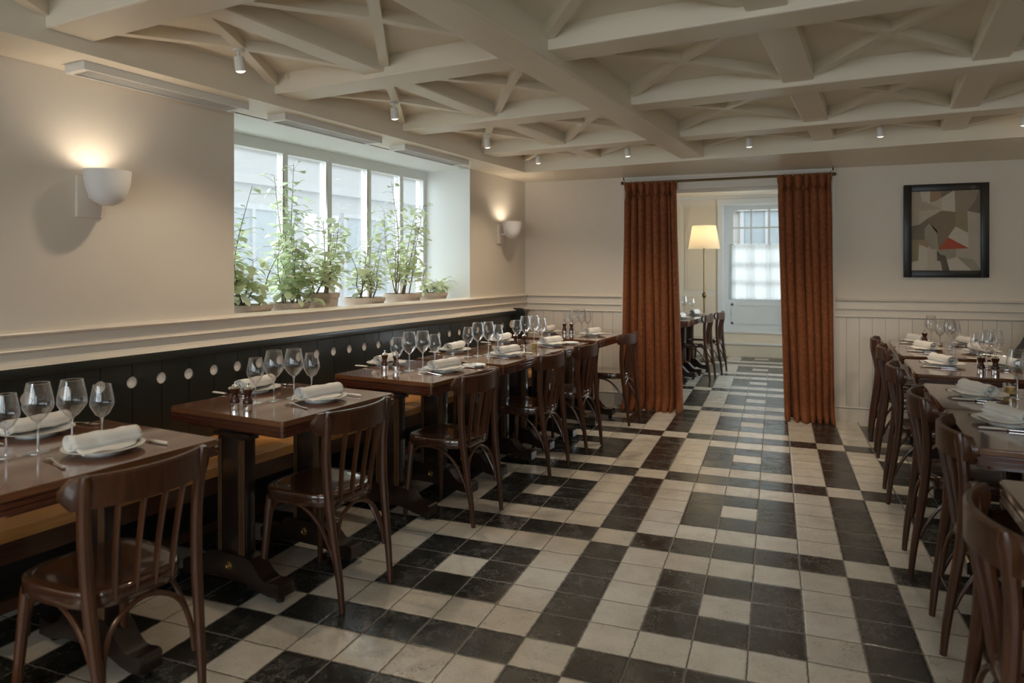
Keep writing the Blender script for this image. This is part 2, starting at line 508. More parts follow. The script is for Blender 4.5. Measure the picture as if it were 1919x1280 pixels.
# mouldings -------------------------------------------------------
def moulding(name, prof, p0, p1, mat):
    """prof: (out, z) outline; extruded from p0 to p1, 'out' to the right of travel"""
    d = (p1 - p0); L = d.length; d.normalize(); out = Vector((d.y, -d.x, 0))
    b = MB(); v = []
    for t in (0, L):
        for o, z in prof: v.append(p0 + d * t + out * o + Vector((0, 0, z)))
    n = len(prof)
    f = [(i, (i + 1) % n, (i + 1) % n + n, i + n) for i in range(n)] + [tuple(range(n))[::-1], tuple(range(n, 2 * n))]
    b.add(v, f)
    return struct(b.build(name, mat, smooth=True, angle=25))
def nose(z, h, o, base):
    k = []
    for i in range(7):
        a = -math.pi / 2 + math.pi * i / 6
        k.append((base + (o - base) * (math.cos(a)), z + h / 2 + h / 2 * math.sin(a)))
    return k
railprof = [(0, .955)] + nose(.957, .026, .062, .03) + [(.026, .99), (.022, 1.03)] + nose(1.036, .018, .045, .02) + [(.02, 1.06), (.018, 1.10)] + nose(1.106, .026, .05, .018) + [(0, 1.135)]
moulding('trim_2', railprof, W(-5.4, 0), W(4.22, 0), M_TRIM)
railb = [(0, .955)] + nose(.957, .016, .026, .012) + [(.012, .98), (.012, 1.02)] + nose(1.026, .016, .028, .012) + [(.012, 1.05), (.012, 1.10)] + nose(1.106, .020, .034, .01) + [(0, 1.13)]
CL, CR = -1.165, .80     # casing outer edges
moulding('trim_3', railb, Vector((-2.25, YB, 0)), Vector((CL, YB, 0)), M_TRIM)
moulding('trim_4', railb, Vector((CR, YB, 0)), Vector((2.75, YB, 0)), M_TRIM)
basep = [(0, 0), (.022, 0), (.022, .115)] + nose(.118, .016, .027, .012) + [(0, .14)]
struct(moulding('baseboard_back', basep, Vector((CR, YB, 0)), Vector((2.75, YB, 0)), M_TRIM))
struct(moulding('baseboard_left', basep, Vector((-2.25, YB, 0)), Vector((CL, YB, 0)), M_TRIM))
def boards(name, x0, x1, y, z0, z1, pitch=.107, th=.012):
    b = MB(); x = x0
    while x < x1 - 1e-4:
        xe = min(x + pitch, x1)
        pts = [(x + .0005, y), (x + .0005, y - th + .003), (x + .002, y - th), (xe - .002, y - th), (xe - .0005, y - th + .003), (xe - .0005, y)]
        b.prism(pts, z0, z1)
        x = xe
    return struct(b.build(name, M_TRIM, smooth=False))
boards('trim_5', CR, 2.74, YB, .13, .96)
boards('trim_6', -2.24, CL, YB, .13, .96)
# door casing
b = MB()
b.box(CL, DX0 + .002, YB - .02, YB + .001, 0, DZ)
b.box(DX1 - .002, CR, YB - .02, YB + .001, 0, DZ)
b.box(CL, CR, YB - .02, YB + .001, DZ, 2.325)
b.box(CL - .012, CL + .012, YB - .034, YB, 0, 2.337)
b.box(CR - .012, CR + .012, YB - .034, YB, 0, 2.337)
b.box(CL, CR, YB - .034, YB, 2.31, 2.337)
b.box(CL, CR, YB - .03, YB, DZ, DZ + .02)
struct(b.build('trim_7', M_TRIM, smooth=False))

# ceiling ---------------------------------------------------------
ceil = MB()
ceil.prism([(-4.3, -5.7), (3.2, -5.7), (3.2, YB + .02), (-3.0, YB + .02)], Z_C, Z_C + .06)
ceil = struct(ceil.build('ceiling', M_CEIL, smooth=False))
b = MB(); b.box(-.02, .345, -5.6, 4.3, Z_S, Z_C + .02, M_L)
b.build('fascia_beam', M_CEIL, ceil, smooth=False)
a1, a2 = W(3.53, .3), W(3.53, 5.4)
def at_x(p, q, x): t = (x - p.x) / (q.x - p.x); return p.y + (q.y - p.y) * t
b = MB(); b.prism([(a1.x, a1.y), (2.76, at_x(a1, a2, 2.76)), (2.76, YB + .01), (-2.3, YB + .01), (-2.3, a1.y + .1)], Z_S - .001, Z_C + .02)
b.build('back_beam', M_CEIL, ceil, smooth=False)
T_S = [2.83, 1.66, .46, -.77, -1.98, -3.18, -4.38]
Z_T = 2.40
for i, s_ in enumerate(T_S):
    b = MB(); b.box(.345, 5.3, s_ - .10, s_ + .10, Z_T, Z_C + .02, M_L, bev=.008)
    b.build('cross_beam', M_CEIL, ceil, smooth=False)
LONG = [(1.06, .07, 2.425), (1.96, .10, 2.36), (3.0, .08, 2.425), (3.87, .08, 2.425), (4.80, .08, 2.425)]
for n_, w_, z_ in LONG:
    b = MB(); b.box(n_ - w_, n_ + w_, -5.6, 3.6, z_, Z_C + .02, M_L, bev=.01)
    b.build('long_beam', M_CEIL, ceil, smooth=False)
S_C = []   # coffers
ns = [.345] + [x for n_, w_, z_ in LONG for x in (n_ - w_, n_ + w_)]
ss = [3.53] + [x for s_ in T_S for x in (s_ + .1, s_ - .1)]
cells = []
for i in range(0, len(ns) - 1, 2):
    for j in range(0, len(ss) - 1, 2):
        cells.append((ns[i], ns[i + 1], ss[j + 1], ss[j]))
for n0, n1, s0, s1 in cells:
    b = MB(); w = .024
    cx, cy = (n0 + n1) / 2, (s0 + s1) / 2
    for (ax, ay), (bx, by) in (((n0, s0), (n1, s1)), ((n0, s1), (n1, s0))):
        d = Vector((bx - ax, by - ay, 0)); L = d.length; d.normalize(); p = Vector((-d.y, d.x, 0))
        A, B = Vector((ax, ay, 0)), Vector((bx, by, 0)); Cn = Vector((cx, cy, 0))
        zE, zM = 2.448, 2.468
        v = []
        for q, z in ((A, zE), (Cn, zM), (B, zE)):
            for sgn in (-1, 1):
                v.append(q + p * w * sgn + Vector((0, 0, z)))
                v.append(q + p * w * sgn + Vector((0, 0, Z_C + .01)))
        f = []
        for k in (0, 4):
            f += [(k, k + 2, k + 6, k + 4), (k, k + 4, k + 5, k + 1), (k + 2, k + 3, k + 7, k + 6)]
        f += [(0, 1, 3, 2), (8, 10, 11, 9)]
        b.add(v, f, M_L)
    b.build('coffer_ribs', M_CEIL, ceil, smooth=False)

# main window in the left recess ---------------------------------
WN = -.52
wb = MB()
for s0, s1 in ((WS0, .44), (1.25, 1.29), (1.70, 1.76), (2.20, 2.25), (2.66, 2.71), (3.03, WS1)):
    wb.box(WN - .05, WN + .02, s0, s1, 1.0, Z_S, M_L)
wb.box(WN - .052, WN + .024, WS0, WS1, 2.255, Z_S, M_L)
wb.box(WN - .052, WN + .024, WS0, WS1, 1.0, 1.07, M_L)
win = struct(wb.build('window_1', M_REVEAL, smooth=False))
gb = MB(); gb.box(WN - .022, WN - .018, WS0, WS1, 1.0, Z_S, M_L)
gb.build('window_pane', M_HAZE, win, smooth=False)
hb = MB()
for s_ in (1.235, 1.69, 2.19, 2.65):
    hb.box(WN + .02, WN + .03, s_ - .008, s_ + .008, 1.25, 2.25, M_L)
hb.build('espagnolette_rod', M_STEEL, win, smooth=False)
# unseen windows behind the camera, added and sized for soft daylight
for k, (x0, x1) in enumerate(FWIN):
    b = MB()
    for a, c in ((x0, x0 + .06), ((x0 + x1) / 2 - .03, (x0 + x1) / 2 + .03), (x1 - .06, x1)):
        b.box(a, c, FY - .2, FY - .12, .85, 2.25)
    for a, c in ((.85, .91), (1.54, 1.57), (2.19, 2.25)):
        b.box(x0, x1, FY - .2, FY - .12, a, c)
    o = struct(b.build('window_%d' % (k + 2), M_REVEAL, smooth=False))
    g = MB(); g.box(x0, x1, FY - .162, FY - .158, .85, 2.25)
    g.build('window_pane', M_PANE, o, smooth=False)

# ---- back room
BX0, BX1, BY, BZ = -1.75, 1.5, 8.72, 2.56
RX0, RX1 = -.50, .62     # door recess
b = MB(); b.box(BX0 - .2, BX0, YB + .34, BY + .6, 0, 2.8); struct(b.build('wall_far_left', M_WALL, smooth=False))
b = MB()
for y0, y1, z0, z1 in ((YB + .34, 5.2, 0, 2.8), (8.0, BY + .6, 0, 2.8), (5.2, 8.0, 0, .8), (5.2, 8.0, 2.35, 2.8)): b.box(BX1, BX1 + .2, y0, y1, z0, z1)
struct(b.build('wall_far_right', M_WALL, smooth=False))
b = MB()  # unseen side window added to brighten the back room
for y0, y1 in ((5.2, 5.26), (6.1, 6.16), (7.05, 7.11), (7.94, 8.0)): b.box(BX1 + .06, BX1 + .12, y0, y1, .8, 2.35)
b.box(BX1 + .06, BX1 + .12, 5.2, 8.0, .8, .86); b.box(BX1 + .06, BX1 + .12, 5.2, 8.0, 2.29, 2.35)
o = struct(b.build('window_5', M_REVEAL, smooth=False))
b = MB(); b.box(BX1 + .088, BX1 + .092, 5.2, 8.0, .8, 2.35); b.build('window_pane', M_PANE, o, smooth=False)
b = MB()
b.box(BX0, RX0, BY, BY + .5, 0, 2.8); b.box(RX1, BX1, BY, BY + .5, 0, 2.8); b.box(RX0, RX1, BY, BY + .5, 2.46, 2.8)
struct(b.build('wall_far_back', M_WALL, smooth=False))
b = MB(); b.box(BX0 - .2, BX1 + .2, YB + .33, BY + .6, BZ, BZ + .1)
struct(b.build('ceiling_far', M_CEIL, smooth=False))
b = MB(); b.box(BX0, BX1, BY - .03, BY, 2.515, BZ); b.box(BX0, BX1, BY - .05, BY, 2.54, BZ)
struct(b.build('trim_8', M_WHITE, smooth=False))
b = MB(); b.box(BX0, BX0 + .03, YB + .34, BY, .95, 1.02); b.box(BX0, BX0 + .02, YB + .34, BY, 0, .12)
struct(b.build('trim_9', M_TRIM, smooth=False))
# panelling lines on the far wall beside the lamp
b = MB()
for x0, x1, z0, z1 in ((BX0 + .1, -1.15, 1.05, 2.4), (-1.08, -.6, 1.05, 2.4), (BX0 + .1, -1.15, .16, .95), (-1.08, -.6, .16, .95)):
    b.box(x0, x1, BY - .012, BY, z0, z1)
    b.box(x0 + .04, x1 - .04, BY - .018, BY, z0 + .04, z1 - .04)
struct(b.build('trim_10', M_BEIGE, smooth=False))
# steps
b = MB()
b.box(RX0, RX1, BY + .0, BY + .5, 0, .19, bev=0)
b.box(RX0, RX1, BY + .14, BY + .5, .19, .36)
st_ = struct(b.build('trim_11', M_BEIGE, smooth=False))
b = MB()
b.box(RX0, RX1, BY - .02, BY + .15, .19, .215, bev=.006)
b.box(RX0, RX1, BY + .12, BY + .5, .36, .385, bev=.006)
struct(b.build('trim_12', M_WHITE))
# door architrave + door
b = MB()
b.box(RX0 - .07, RX0 + .01, BY - .03, BY + .3, .0, 2.50)
b.box(RX1 - .01, RX1 + .07, BY - .03, BY + .3, .0, 2.50)
b.box(RX0 - .075, RX1 + .075, BY - .034, BY + .29, 2.42, 2.51)
struct(b.build('trim_13', M_DOORW, smooth=False))
DY = BY + .24
b = MB()
gx = [RX0 + .17, RX0 + .44, RX0 + .71, RX0 + .98]
gx = [RX0 + .155 + i * .275 for i in range(4)]
gz = [.92, 1.20, 1.49, 1.78, 2.06, 2.35]
b.box(RX0 + .01, gx[0], DY, DY + .05, .385, 2.42)
b.box(gx[3], RX1 - .01, DY, DY + .05, .385, 2.42)
b.box(gx[0], gx[3], DY, DY + .05, .385, gz[0]); b.box(gx[0], gx[3], DY, DY + .05, gz[-1], 2.42)
for x in gx[1:3]: b.box(x - .014, x + .014, DY + .008, DY + .042, gz[0], gz[-1])
for z in gz[1:-1]: b.box(gx[0], gx[3], DY + .010, DY + .040, z - .013, z + .013)
# rounded upper corners of the glazing
for cx, sg in ((gx[0], 1), (gx[3], -1)):
    pts = [(cx, gz[-1])] + [(cx + sg * (.09 - .09 * math.cos(R_(a))), gz[-1] - .09 + .09 * math.sin(R_(a))) for a in range(90, -1, -15)]
    b.prism(pts, DY + .004, DY + .046, 'y')
# lower panel mouldings
b.box(gx[0] - .03, gx[3] + .03, DY - .012, DY, .50, .53); b.box(gx[0] - .03, gx[3] + .03, DY - .012, DY, .80, .83)
b.box(gx[0] - .03, gx[0], DY - .012, DY, .50, .83); b.box(gx[3], gx[3] + .03, DY - .012, DY, .50, .83)
door = struct(b.build('door_1', M_DOORW, smooth=False))
b = MB(); b.box(gx[0], gx[3], DY + .023, DY + .027, gz[0], gz[-1]); b.build('door_pane', M_PANE, door, smooth=False)
b = MB()
b.box(RX1 - .115, RX1 - .085, DY - .01, DY, 1.36, 1.52)
b.tube([(RX1 - .10, DY - .005, 1.47), (RX1 - .10, DY - .05, 1.47), (RX1 - .22, DY - .055, 1.472)], .008, 8)
b.tube([(RX1 - .10, DY, 1.39), (RX1 - .10, DY - .02, 1.39)], .012, 8)
tag(b.build('door_handle', M_STEEL, door), 'steel lever handle')
# sheer café curtain on the door
b = MB()
nx = 60
v = []; f = []
for i in range(nx + 1):
    x = gx[0] - .05 + (gx[3] - gx[0] + .10) * i / nx
    for z in (.90, 1.785): v.append((x, DY - .02 + .006 * math.sin(i * 1.3), z))
for i in range(nx): f.append((2 * i, 2 * i + 2, 2 * i + 3, 2 * i + 1))
b.add(v, f)
root = empty('cafe_curtain', (0, 0, 0), 0, 'white sheer curtain over the lower panes of the glazed door', 'curtain')
b.build('sheer_panel', M_SHEER, root)
b = MB(); b.tube([(gx[0] - .06, DY - .02, 1.79), (gx[3] + .06, DY - .02, 1.79)], .005, 8)
b.build('curtain_wire', M_STEEL, root)

# ---- outside
b = MB(); b.box(-16, -3.6, -14, 16, -.3, -.02); b.box(-8, 8, 9.4, 20, -.3, -.02)
struct(b.build('trim_14', M_GROUND, smooth=False))
def building(name, M, w, h, wins, label, cat='building'):
    root = empty(name, (0, 0, 0), 0, label, cat); root.matrix_world = M
    b = MB(); b.box(0, w, 0, 1.2, -.2, h)
    b.box(-.02, w + .02, -.12, .0, h * .47, h * .47 + .16); b.box(-.02, w + .02, -.2, 0, h - .25, h)
    b.build('facade_wall', M_FACADE, root, smooth=False)
    for x0, x1, z0, z1 in wins:
        b = MB()
        for a in ((x0 - .09, x0, z0 - .09, z1 + .09), (x1, x1 + .09, z0 - .09, z1 + .09), (x0, x1, z1, z1 + .09), (x0, x1, z0 - .09, z0), ((x0 + x1) / 2 - .03, (x0 + x1) / 2 + .03, z0, z1)):
            b.box(a[0], a[1], -.06, .01, a[2], a[3])
        wf = b.build('facade_window', M_FACS, root, smooth=False)
        b = MB(); b.box(x0, x1, -.02, .005, z0, z1); g = b.build('window_glass', M_FACW, wf, smooth=False)
        g.matrix_world = M.copy()
        wf.matrix_parent_inverse = Matrix.Identity(4)
    return root
# local x along +s, local -y faces our window
def face_M(s, n, z=0): return Matrix.Translation(W(s, n, z)) @ Matrix.Rotation(ROT_L + R_(90), 4, 'Z')
def simple_building(name, M, w, h, wins, label):
    root = bpy.data.objects.new(name, None); COL.objects.link(root); root.matrix_world = M
    tag(root, label, 'building')
    b = MB(); b.box(0, w, 0, 1.2, -.2, h)
    b.box(-.02, w + .02, -.10, .0, 2.75, 2.9); b.box(-.02, w + .02, -.2, 0, h - .25, h)
    b.build('facade_wall', M_FACADE, root, smooth=False)
    for x0, x1, z0, z1 in wins:
        b = MB()
        for a in ((x0 - .09, x0, z0 - .09, z1 + .09), (x1, x1 + .09, z0 - .09, z1 + .09), (x0, x1, z1, z1 + .09), (x0, x1, z0 - .09, z0), ((x0 + x1) / 2 - .03, (x0 + x1) / 2 + .03, z0, z1)):
            b.box(a[0], a[1], -.06, .01, a[2], a[3])
        wf = b.build('facade_window', M_FACS, root, smooth=False)
        b = MB(); b.box(x0, x1, -.02, .005, z0, z1); b.build('window_glass', M_FACW, wf, smooth=False)
    return root
# the facade faces +n: rotate so that local -y = +n, local x = +s ... (local x = Ld, local y = -Ln)
Mf = Matrix.Identity(4)
p = W(1.0, -5.5)
Mf.col[0] = (*Ld, 0); Mf.col[1] = (*(-Ln), 0); Mf.col[3] = (p.x, p.y, 0, 1)
simple_building('neighbour_building', Mf, 14, 3.7, [(1.2, 2.4, .9, 2.35), (3.6, 5.2, .9, 2.35), (6.6, 7.8, .9, 2.35), (9.2, 10.4, .9, 2.35)],
                'pale cream house seen across the street through the plant window')
Mf = Matrix.Translation((-3.0, 14.5, 0))
simple_building('street_house', Mf, 8, 5.0, [(.6, 1.5, 1.5, 3.2), (2.6, 3.6, 1.5, 3.2), (4.6, 5.6, 1.5, 3.2)], 'pale house with tall windows seen through the top panes of the glazed door')

# portals help sampling the daylight openings
def portal(name, loc, rot, sx, sy):
    ld = bpy.data.lights.new(name, 'AREA'); ld.shape = 'RECTANGLE'; ld.size = sx; ld.size_y = sy
    ld.cycles.is_portal = True
    o = bpy.data.objects.new(name, ld); COL.objects.link(o); o.location = loc; o.rotation_euler = rot
    return o
p = W((WS0 + WS1) / 2, -.66, 1.67)
portal('daylight_left', p, (R_(90), 0, ROT_L - R_(90)), 2.7, 1.34)
portal('daylight_door', ((RX0 + RX1) / 2, DY + .08, 1.6), (R_(-90), 0, 0), 1.0, 1.6)
portal('daylight_side', (BX1 + .16, 6.6, 1.575), (0, R_(90), 0), 1.55, 2.8)
for a, c in FWIN: portal('daylight_front', ((a + c) / 2, FY - .25, 1.55), (R_(90), 0, 0), c - a, 1.4)

# ================================================================== FURNITURE
# ---- banquette along the left wall
bench = empty('banquette_bench', W(-.4, 0), ROT_L, 'long built-in bench with orange-brown wooden seat and dark green board back along the left wall', 'bench')
SB0, SB1 = -4.6, 4.35      # local y range (origin at s=-.4)
seat = MB()
y = SB0
seat.box(.055, .60, SB0, SB1, .415, .465, bev=.008)
seat.build('seat', M_BENCHS, bench)
b = MB(); b.box(.06, .575, SB0, SB1, .33, .415)
b.build('seat_apron', M_BENCHA, bench, smooth=False)
b = MB(); b.box(.02, .20, SB0, SB1, .0, .33); b.build('plinth', M_BLACK, bench, smooth=False)
b = MB(); b.box(.20, .235, SB0, SB1, .0, .05); b.build('floor_rail', M_BENCHA, bench, smooth=False)
# back boards with a round hole on every joint
HS, HZ, HR, PIT = -.295 + .4, .833, .030, .1635
k0 = math.ceil((SB0 - HS) / PIT); k1 = math.floor((SB1 - HS) / PIT)
b = MB()
zt, zb_ = .925, .44
n0, n1 = .030, .052
joints = [HS + k * PIT for k in range(k0, k1 + 1)]
GAP = .0018
def arc(cx, side, n=9):   # half circle, from top to bottom, on that side of the joint
    out = []
    for i in range(n + 1):
        a = math.pi / 2 - math.pi * i / n
        out.append((cx + side * max(HR * math.cos(a), GAP), HZ + HR * math.sin(a)))
    return out
for j0, j1 in zip(joints[:-1], joints[1:]):
    left = arc(j0, +1); right = arc(j1, -1)
    pts = [(j0 + GAP, zt)] + left + [(j0 + GAP, zb_), (j1 - GAP, zb_)] + right[::-1] + [(j1 - GAP, zt)]
    n = len(pts)
    v = [(n1, y, z) for y, z in pts] + [(n0, y, z) for y, z in pts]
    # triangulate front by strips: left arc to right arc
    f = []
    L = list(range(0, 2 + len(left)))            # indices down the left side
    Rr = [n - 1] + list(range(n - 2, n - 2 - len(right), -1)) + [n - 2 - len(right)]
    for i in range(len(L) - 1):
        f.append((L[i], L[i + 1], Rr[i + 1], Rr[i]))
        f.append((L[i] + n, Rr[i] + n, Rr[i + 1] + n, L[i + 1] + n))
    for i in range(n):
        j = (i + 1) % n
        f.append((i, j, j + n, i + n))
    b.add(v, f)
b.build('back_boards', M_BENCHB, bench, smooth=False)
b = MB(); b.box(.026, .066, SB0, SB1, .925, .972, bev=.005)
b.build('back_top_rail', M_BENCHB, bench)
b = MB(); b.box(.003, .042, SB0, SB1, .795, .868)
tag(b.build('hole_backing', M_CREAM, bench, smooth=False), 'cream board behind the round holes')
b = MB(); b.box(.003, .028, SB0, SB1, .44, .794); b.box(.003, .026, SB0, SB1, .869, .97)
b.build('back_lining', M_BENCHA, bench, smooth=False)
# far end panel with a rounded nose
prof = [(.0, .0), (.46, .0), (.46, .46), (.30, .50), (.20, .60), (.165, .75), (.165, .90)]
for a in range(0, 91, 15): prof.append((.105 + .06 * math.cos(R_(a)), .935 + .06 * math.sin(R_(a))))
prof += [(.0, .995)]
b = MB(); b.prism(prof, SB1 - .06, SB1, 'y'); b.build('end_panel', M_BENCHB, bench)

# ---- right hand leather banquette
rb = empty('leather_banquette', WR(0, 0), ROT_R, 'dark leather banquette with a scooped back behind the right-hand tables', 'bench')
pr = [(.98, .10), (.98, .46), (.80, .46), (.80, .10)]
b = MB(); b.box(.80, 1.05, -4.4, 4.0, .30, .46, bev=.02); b.build('seat', M_LEATHER, rb)
pr = [(.95, .30), (.90, .70), (.915, .745), (.95, .80), (.985, .88), (1.01, .97), (1.05, 1.05), (1.12, 1.08), (1.20, 1.06), (1.23, 1.0), (1.23, .30)]
b = MB(); b.prism(pr, -4.4, 4.0, 'y'); b.build('backrest', M_LEATHER, rb)
b = MB(); b.box(.88, 1.22, -4.4, 3.98, 0, .30); b.build('plinth', M_BLACK, rb, smooth=False)

# ---- tables
TH = .772
def make_table(width=.72, depth=.76, foot_s=(-.335, .115)):
    root = empty('trestle_table')
    hw, hd = width / 2, depth / 2
    b = MB()
    def slab(ins, z0, z1, r=.018):
        b.prism(rrect(-hw + ins, hw - ins, -hd + ins, hd - ins, r), z0, z1)
    b.mi = 0
    slab(.004, TH - .006, TH); slab(0, TH - .022, TH - .006)
    tp = b.build('tabletop', M_TABLE, root, angle=50)
    b = MB()
    slab(.010, TH - .030, TH - .022); slab(.001, TH - .044, TH - .030); slab(.010, TH - .048, TH - .044); slab(.003, TH - .062, TH - .048); slab(.05, TH - .085, TH - .060)
    b.build('table_edge', M_TEDGE, root, angle=50)
    cx = .035
    for fs in foot_s:
        p = MB(); p.box(cx - .085, cx + .085, fs - .028, fs + .028, .14, TH - .085, bev=.004)
        p.box(cx - .11, cx + .11, fs - .028, fs + .028, TH - .105, TH - .083, bev=.004)
        ped = p.build('pedestal', M_PED, root)
        r = MB()
        for sy in (-1, 1):
            for dx in (-.078, -.066, .052, .064, .076):
                r.tube([(cx + dx, fs + sy * .0285, .15), (cx + dx, fs + sy * .0285, TH - .11)], .0052, 6)
        r.build('reeding', M_REED, ped)
        # ogee foot
        prof = []
        for sgn in (1, -1):
            half = [(.10, .165), (.125, .16), (.145, .145), (.165, .122), (.19, .098), (.215, .085), (.24, .083), (.262, .088), (.29, .088), (.30, .08), (.30, .03), (.24, .028), (.19, .035), (.14, .05), (.10, .055)]
            prof += [(cx + sgn * x, z) for x, z in (half if sgn == 1 else half[::-1])]
        ft = MB(); ft.prism(prof, fs - .042, fs + .042, 'y')
        foot = ft.build('foot', M_PED, ped, angle=25)
        ro = MB()
        Mr = Matrix.Translation((cx, fs - .042, .112)) @ Matrix.Rotation(R_(90), 4, 'X')
        ro.lathe([(0, .006), (.006, .007), (.008, .003), (.012, .006), (.015, .005), (.018, 0)], 16, Mr)
        for a in range(10):
            an = a * math.pi / 5
            ro.lathe([(0, .005), (.003, .004), (.004, 0)], 6, Mr @ Matrix.Translation((.0165 * math.cos(an), .0165 * math.sin(an), 0)))
        tag(ro.build('rosette', M_BRASS, ped), 'small brass rosette')
        for sgn in (1, -1):
            c = MB(); c.tube([(cx + sgn * .265, fs, .03), (cx + sgn * .265, fs, .018)], .010, 8)
            c.lathe([(0, .0), (.016, .0), (.019, .008), (.016, .02), (0, .021)], 12, Matrix.Translation((cx + sgn * .265, fs, 0)))
            c.build('caster', M_CASTER, ped)
    return root
def make_table_small(): return make_table(.72, .64, (-.22, .22))

# ---- chairs (local: sitter looks towards -x, y sideways)
def make_chair():
    root = empty('bistro_chair')
    ZT = .822
    # seat outline
    def outline(ins=0.0, n=40):
        pts = []
        for i in range(n):
            a = 2 * math.pi * i / n; ca, sa = math.cos(a), math.sin(a)
            e = 2.0 / 3.2
            x = abs(ca) ** e * (1 if ca > 0 else -1) * (.205 - ins); y = abs(sa) ** e * (1 if sa > 0 else -1) * (.205 - ins)
            y *= 1.0 - .16 * (x / .2 + 1) / 2 * 1.0
            x -= .002
            pts.append((x, y))
        return pts
    def rings(lst):
        v = []; f = []; n = 40
        for ins, z in lst:
            for x, y in outline(ins, n): v.append((x, y, z))
        for k in range(len(lst) - 1):
            for i in range(n):
                j = (i + 1) % n; f.append((k * n + i, k * n + j, (k + 1) * n + j, (k + 1) * n + i))
        return v, f, n
    v, f, n = rings([(.010, .411), (.002, .412), (0, .415), (0, .455), (.003, .460), (.008, .462), (.035, .4615), (.07, .458), (.12, .4555), (.17, .455)])
    f.append(tuple(range(n))[::-1]); f.append(tuple(range(len(v) - n, len(v))))
    MB().add(v, f).build('seat', M_CHAIRSEAT, root, angle=38)
    # front legs
    for sy in (-1, 1):
        b = MB(); b.tube(smoothpath([(-.155, sy * .155, .42), (-.165, sy * .163, .30), (-.185, sy * .182, 0)], 8), [.019, .019, .0185, .018, .0175, .017, .0155, .014, .012], 10)
        b.build('leg', M_CHAIR, root)
    # rear posts
    for sy in (-1, 1):
        path = smoothpath([(.255, sy * .158, 0), (.240, sy * .163, .15), (.214, sy * .172, .33), (.198, sy * .178, .47), (.192, sy * .184, .62), (.200, sy * .190, .74), (.210, sy * .194, ZT)], 18)
        rr = [.012 + .007 * math.sin(min(1, i / 9) * math.pi / 2) for i in range(19)]
        rr[-1] = .012
        b = MB(); b.tube(path, rr, 10); b.build('rear_post', M_CHAIR, root)
    # crest rail
    def crest_x(y): return .187 + .062 * (1 - (y / .215) ** 2)
    b = MB(); v = []; f = []; ny = 22
    hh = []
    for i in range(ny + 1):
        y = -.243 + .486 * i / ny
        e = min(1, (1 - abs(y) / .243) / .13)
        hw = .047 * math.sqrt(max(.0, 1 - (1 - e) ** 2)) if e < 1 else .047
        hw = max(hw, .012)
        zc = ZT - .050
        x = crest_x(y); t = .0095
        v += [(x - t, y, zc - hw), (x + t, y, zc - hw), (x + t, y, zc + hw * .85), (x + t * .3, y, zc + hw), (x - t, y, zc + hw)]
    for i in range(ny):
        for k in range(5):
            k2 = (k + 1) % 5; f.append((i * 5 + k, i * 5 + k2, (i + 1) * 5 + k2, (i + 1) * 5 + k))
    f.append((0, 1, 2, 3, 4)); f.append(tuple(ny * 5 + k for k in (4, 3, 2, 1, 0)))
    b.add(v, f).build('crest_rail', M_CHAIR, root, angle=40)
    # slats
    for y in (-.108, -.036, .036, .108):
        xt = crest_x(y); yb = y * .86
        xb = .196 - .9 * yb * yb
        path = smoothpath([(xb - .004, yb, .425), (xb * .5 + xt * .5 - .008, (y + yb) / 2, .585), (xt - .002, y, .745)], 8)
        b = MB(); b.tube(path, .0125, 8, flat=(1.05, .5) if True else None); b.build('slat', M_CHAIR, root)
    # bentwood arches
    for sy in (-1, 1):
        b = MB(); b.tube(smoothpath([(-.168, sy * .150, .26), (-.158, sy * .148, .34), (-.12, sy * .150, .392), (-.04, sy * .157, .408), (.05, sy * .160, .396), (.13, sy * .160, .34), (.19, sy * .160, .25), (.222, sy * .158, .175)], 24), .0085, 8)
        b.build('side_arch', M_CHAIR, root)
    b = MB(); b.tube(smoothpath([(.225, -.150, .17), (.212, -.142, .27), (.198, -.10, .36), (.192, 0, .402), (.198, .10, .36), (.212, .142, .27), (.225, .150, .17)], 24), .0085, 8)
    b.build('rear_arch', M_CHAIR, root)
    return root

# ---- tableware
def make_glass(h, r):
    root = empty('wine_glass')
    b = MB(); b.lathe([(0, .004), (.006, .0045), (.028, .002), (.036 * r / .049, .0012), (.036 * r / .049, .0), (0, 0)], 28)
    b.build('foot', M_STEMG, root)
    zb = h * .43
    b = MB(); b.lathe([(.006, .004), (.0035, .02), (.003, zb * .6), (.0036, zb - .012), (.007, zb), (0, zb + .003)], 12)
    b.build('stem', M_STEMG, root)
    prof = [(.0005, zb), (.008, zb + .003), (.022, zb + h * .06), (r * .80, zb + h * .15), (r * .96, zb + h * .205), (r, zb + h * .25), (r * .97, zb + h * .32), (r * .87, zb + h * .43), (r * .76, zb + h * .535), (r * .72, h), (r * .70, h)]
    b = MB(); b.lathe(prof, 32)
    b.mi = 1
    rt = r * .715
    b.lathe([(rt + .0011 * math.cos(a * math.pi / 3), h + .0011 * math.sin(a * math.pi / 3)) for a in range(7)], 32)  # added bead of whiter glass imitates the rim highlight
    b.build('bowl', [M_GLASS, M_STEMG], root)
    return root
def glass_big(): return make_glass(.240, .048)
def glass_small(): return make_glass(.212, .040)
def make_plate():
    b = MB()
    b.lathe([(0, .004), (.07, .004), (.078, .007), (.105, .013), (.128, .018), (.130, .020), (.127, .0205), (.10, .0155), (.078, .0095), (.068, .0065), (0, .0065)], 48)
    b.lathe([(.066, .0), (.070, .0), (.070, .005), (.066, .005)], 48)
    return b.build('dinner_plate', M_PORC)
def make_sideplate():
    b = MB()
    b.lathe([(0, .003), (.045, .003), (.05, .005), (.075, .011), (.076, .0125), (.05, .0075), (.043, .005), (0, .005)], 40)
    b.lathe([(.042, .0), (.045, .0), (.045, .004), (.042, .004)], 40)
    return b.build('side_plate', M_PORC)
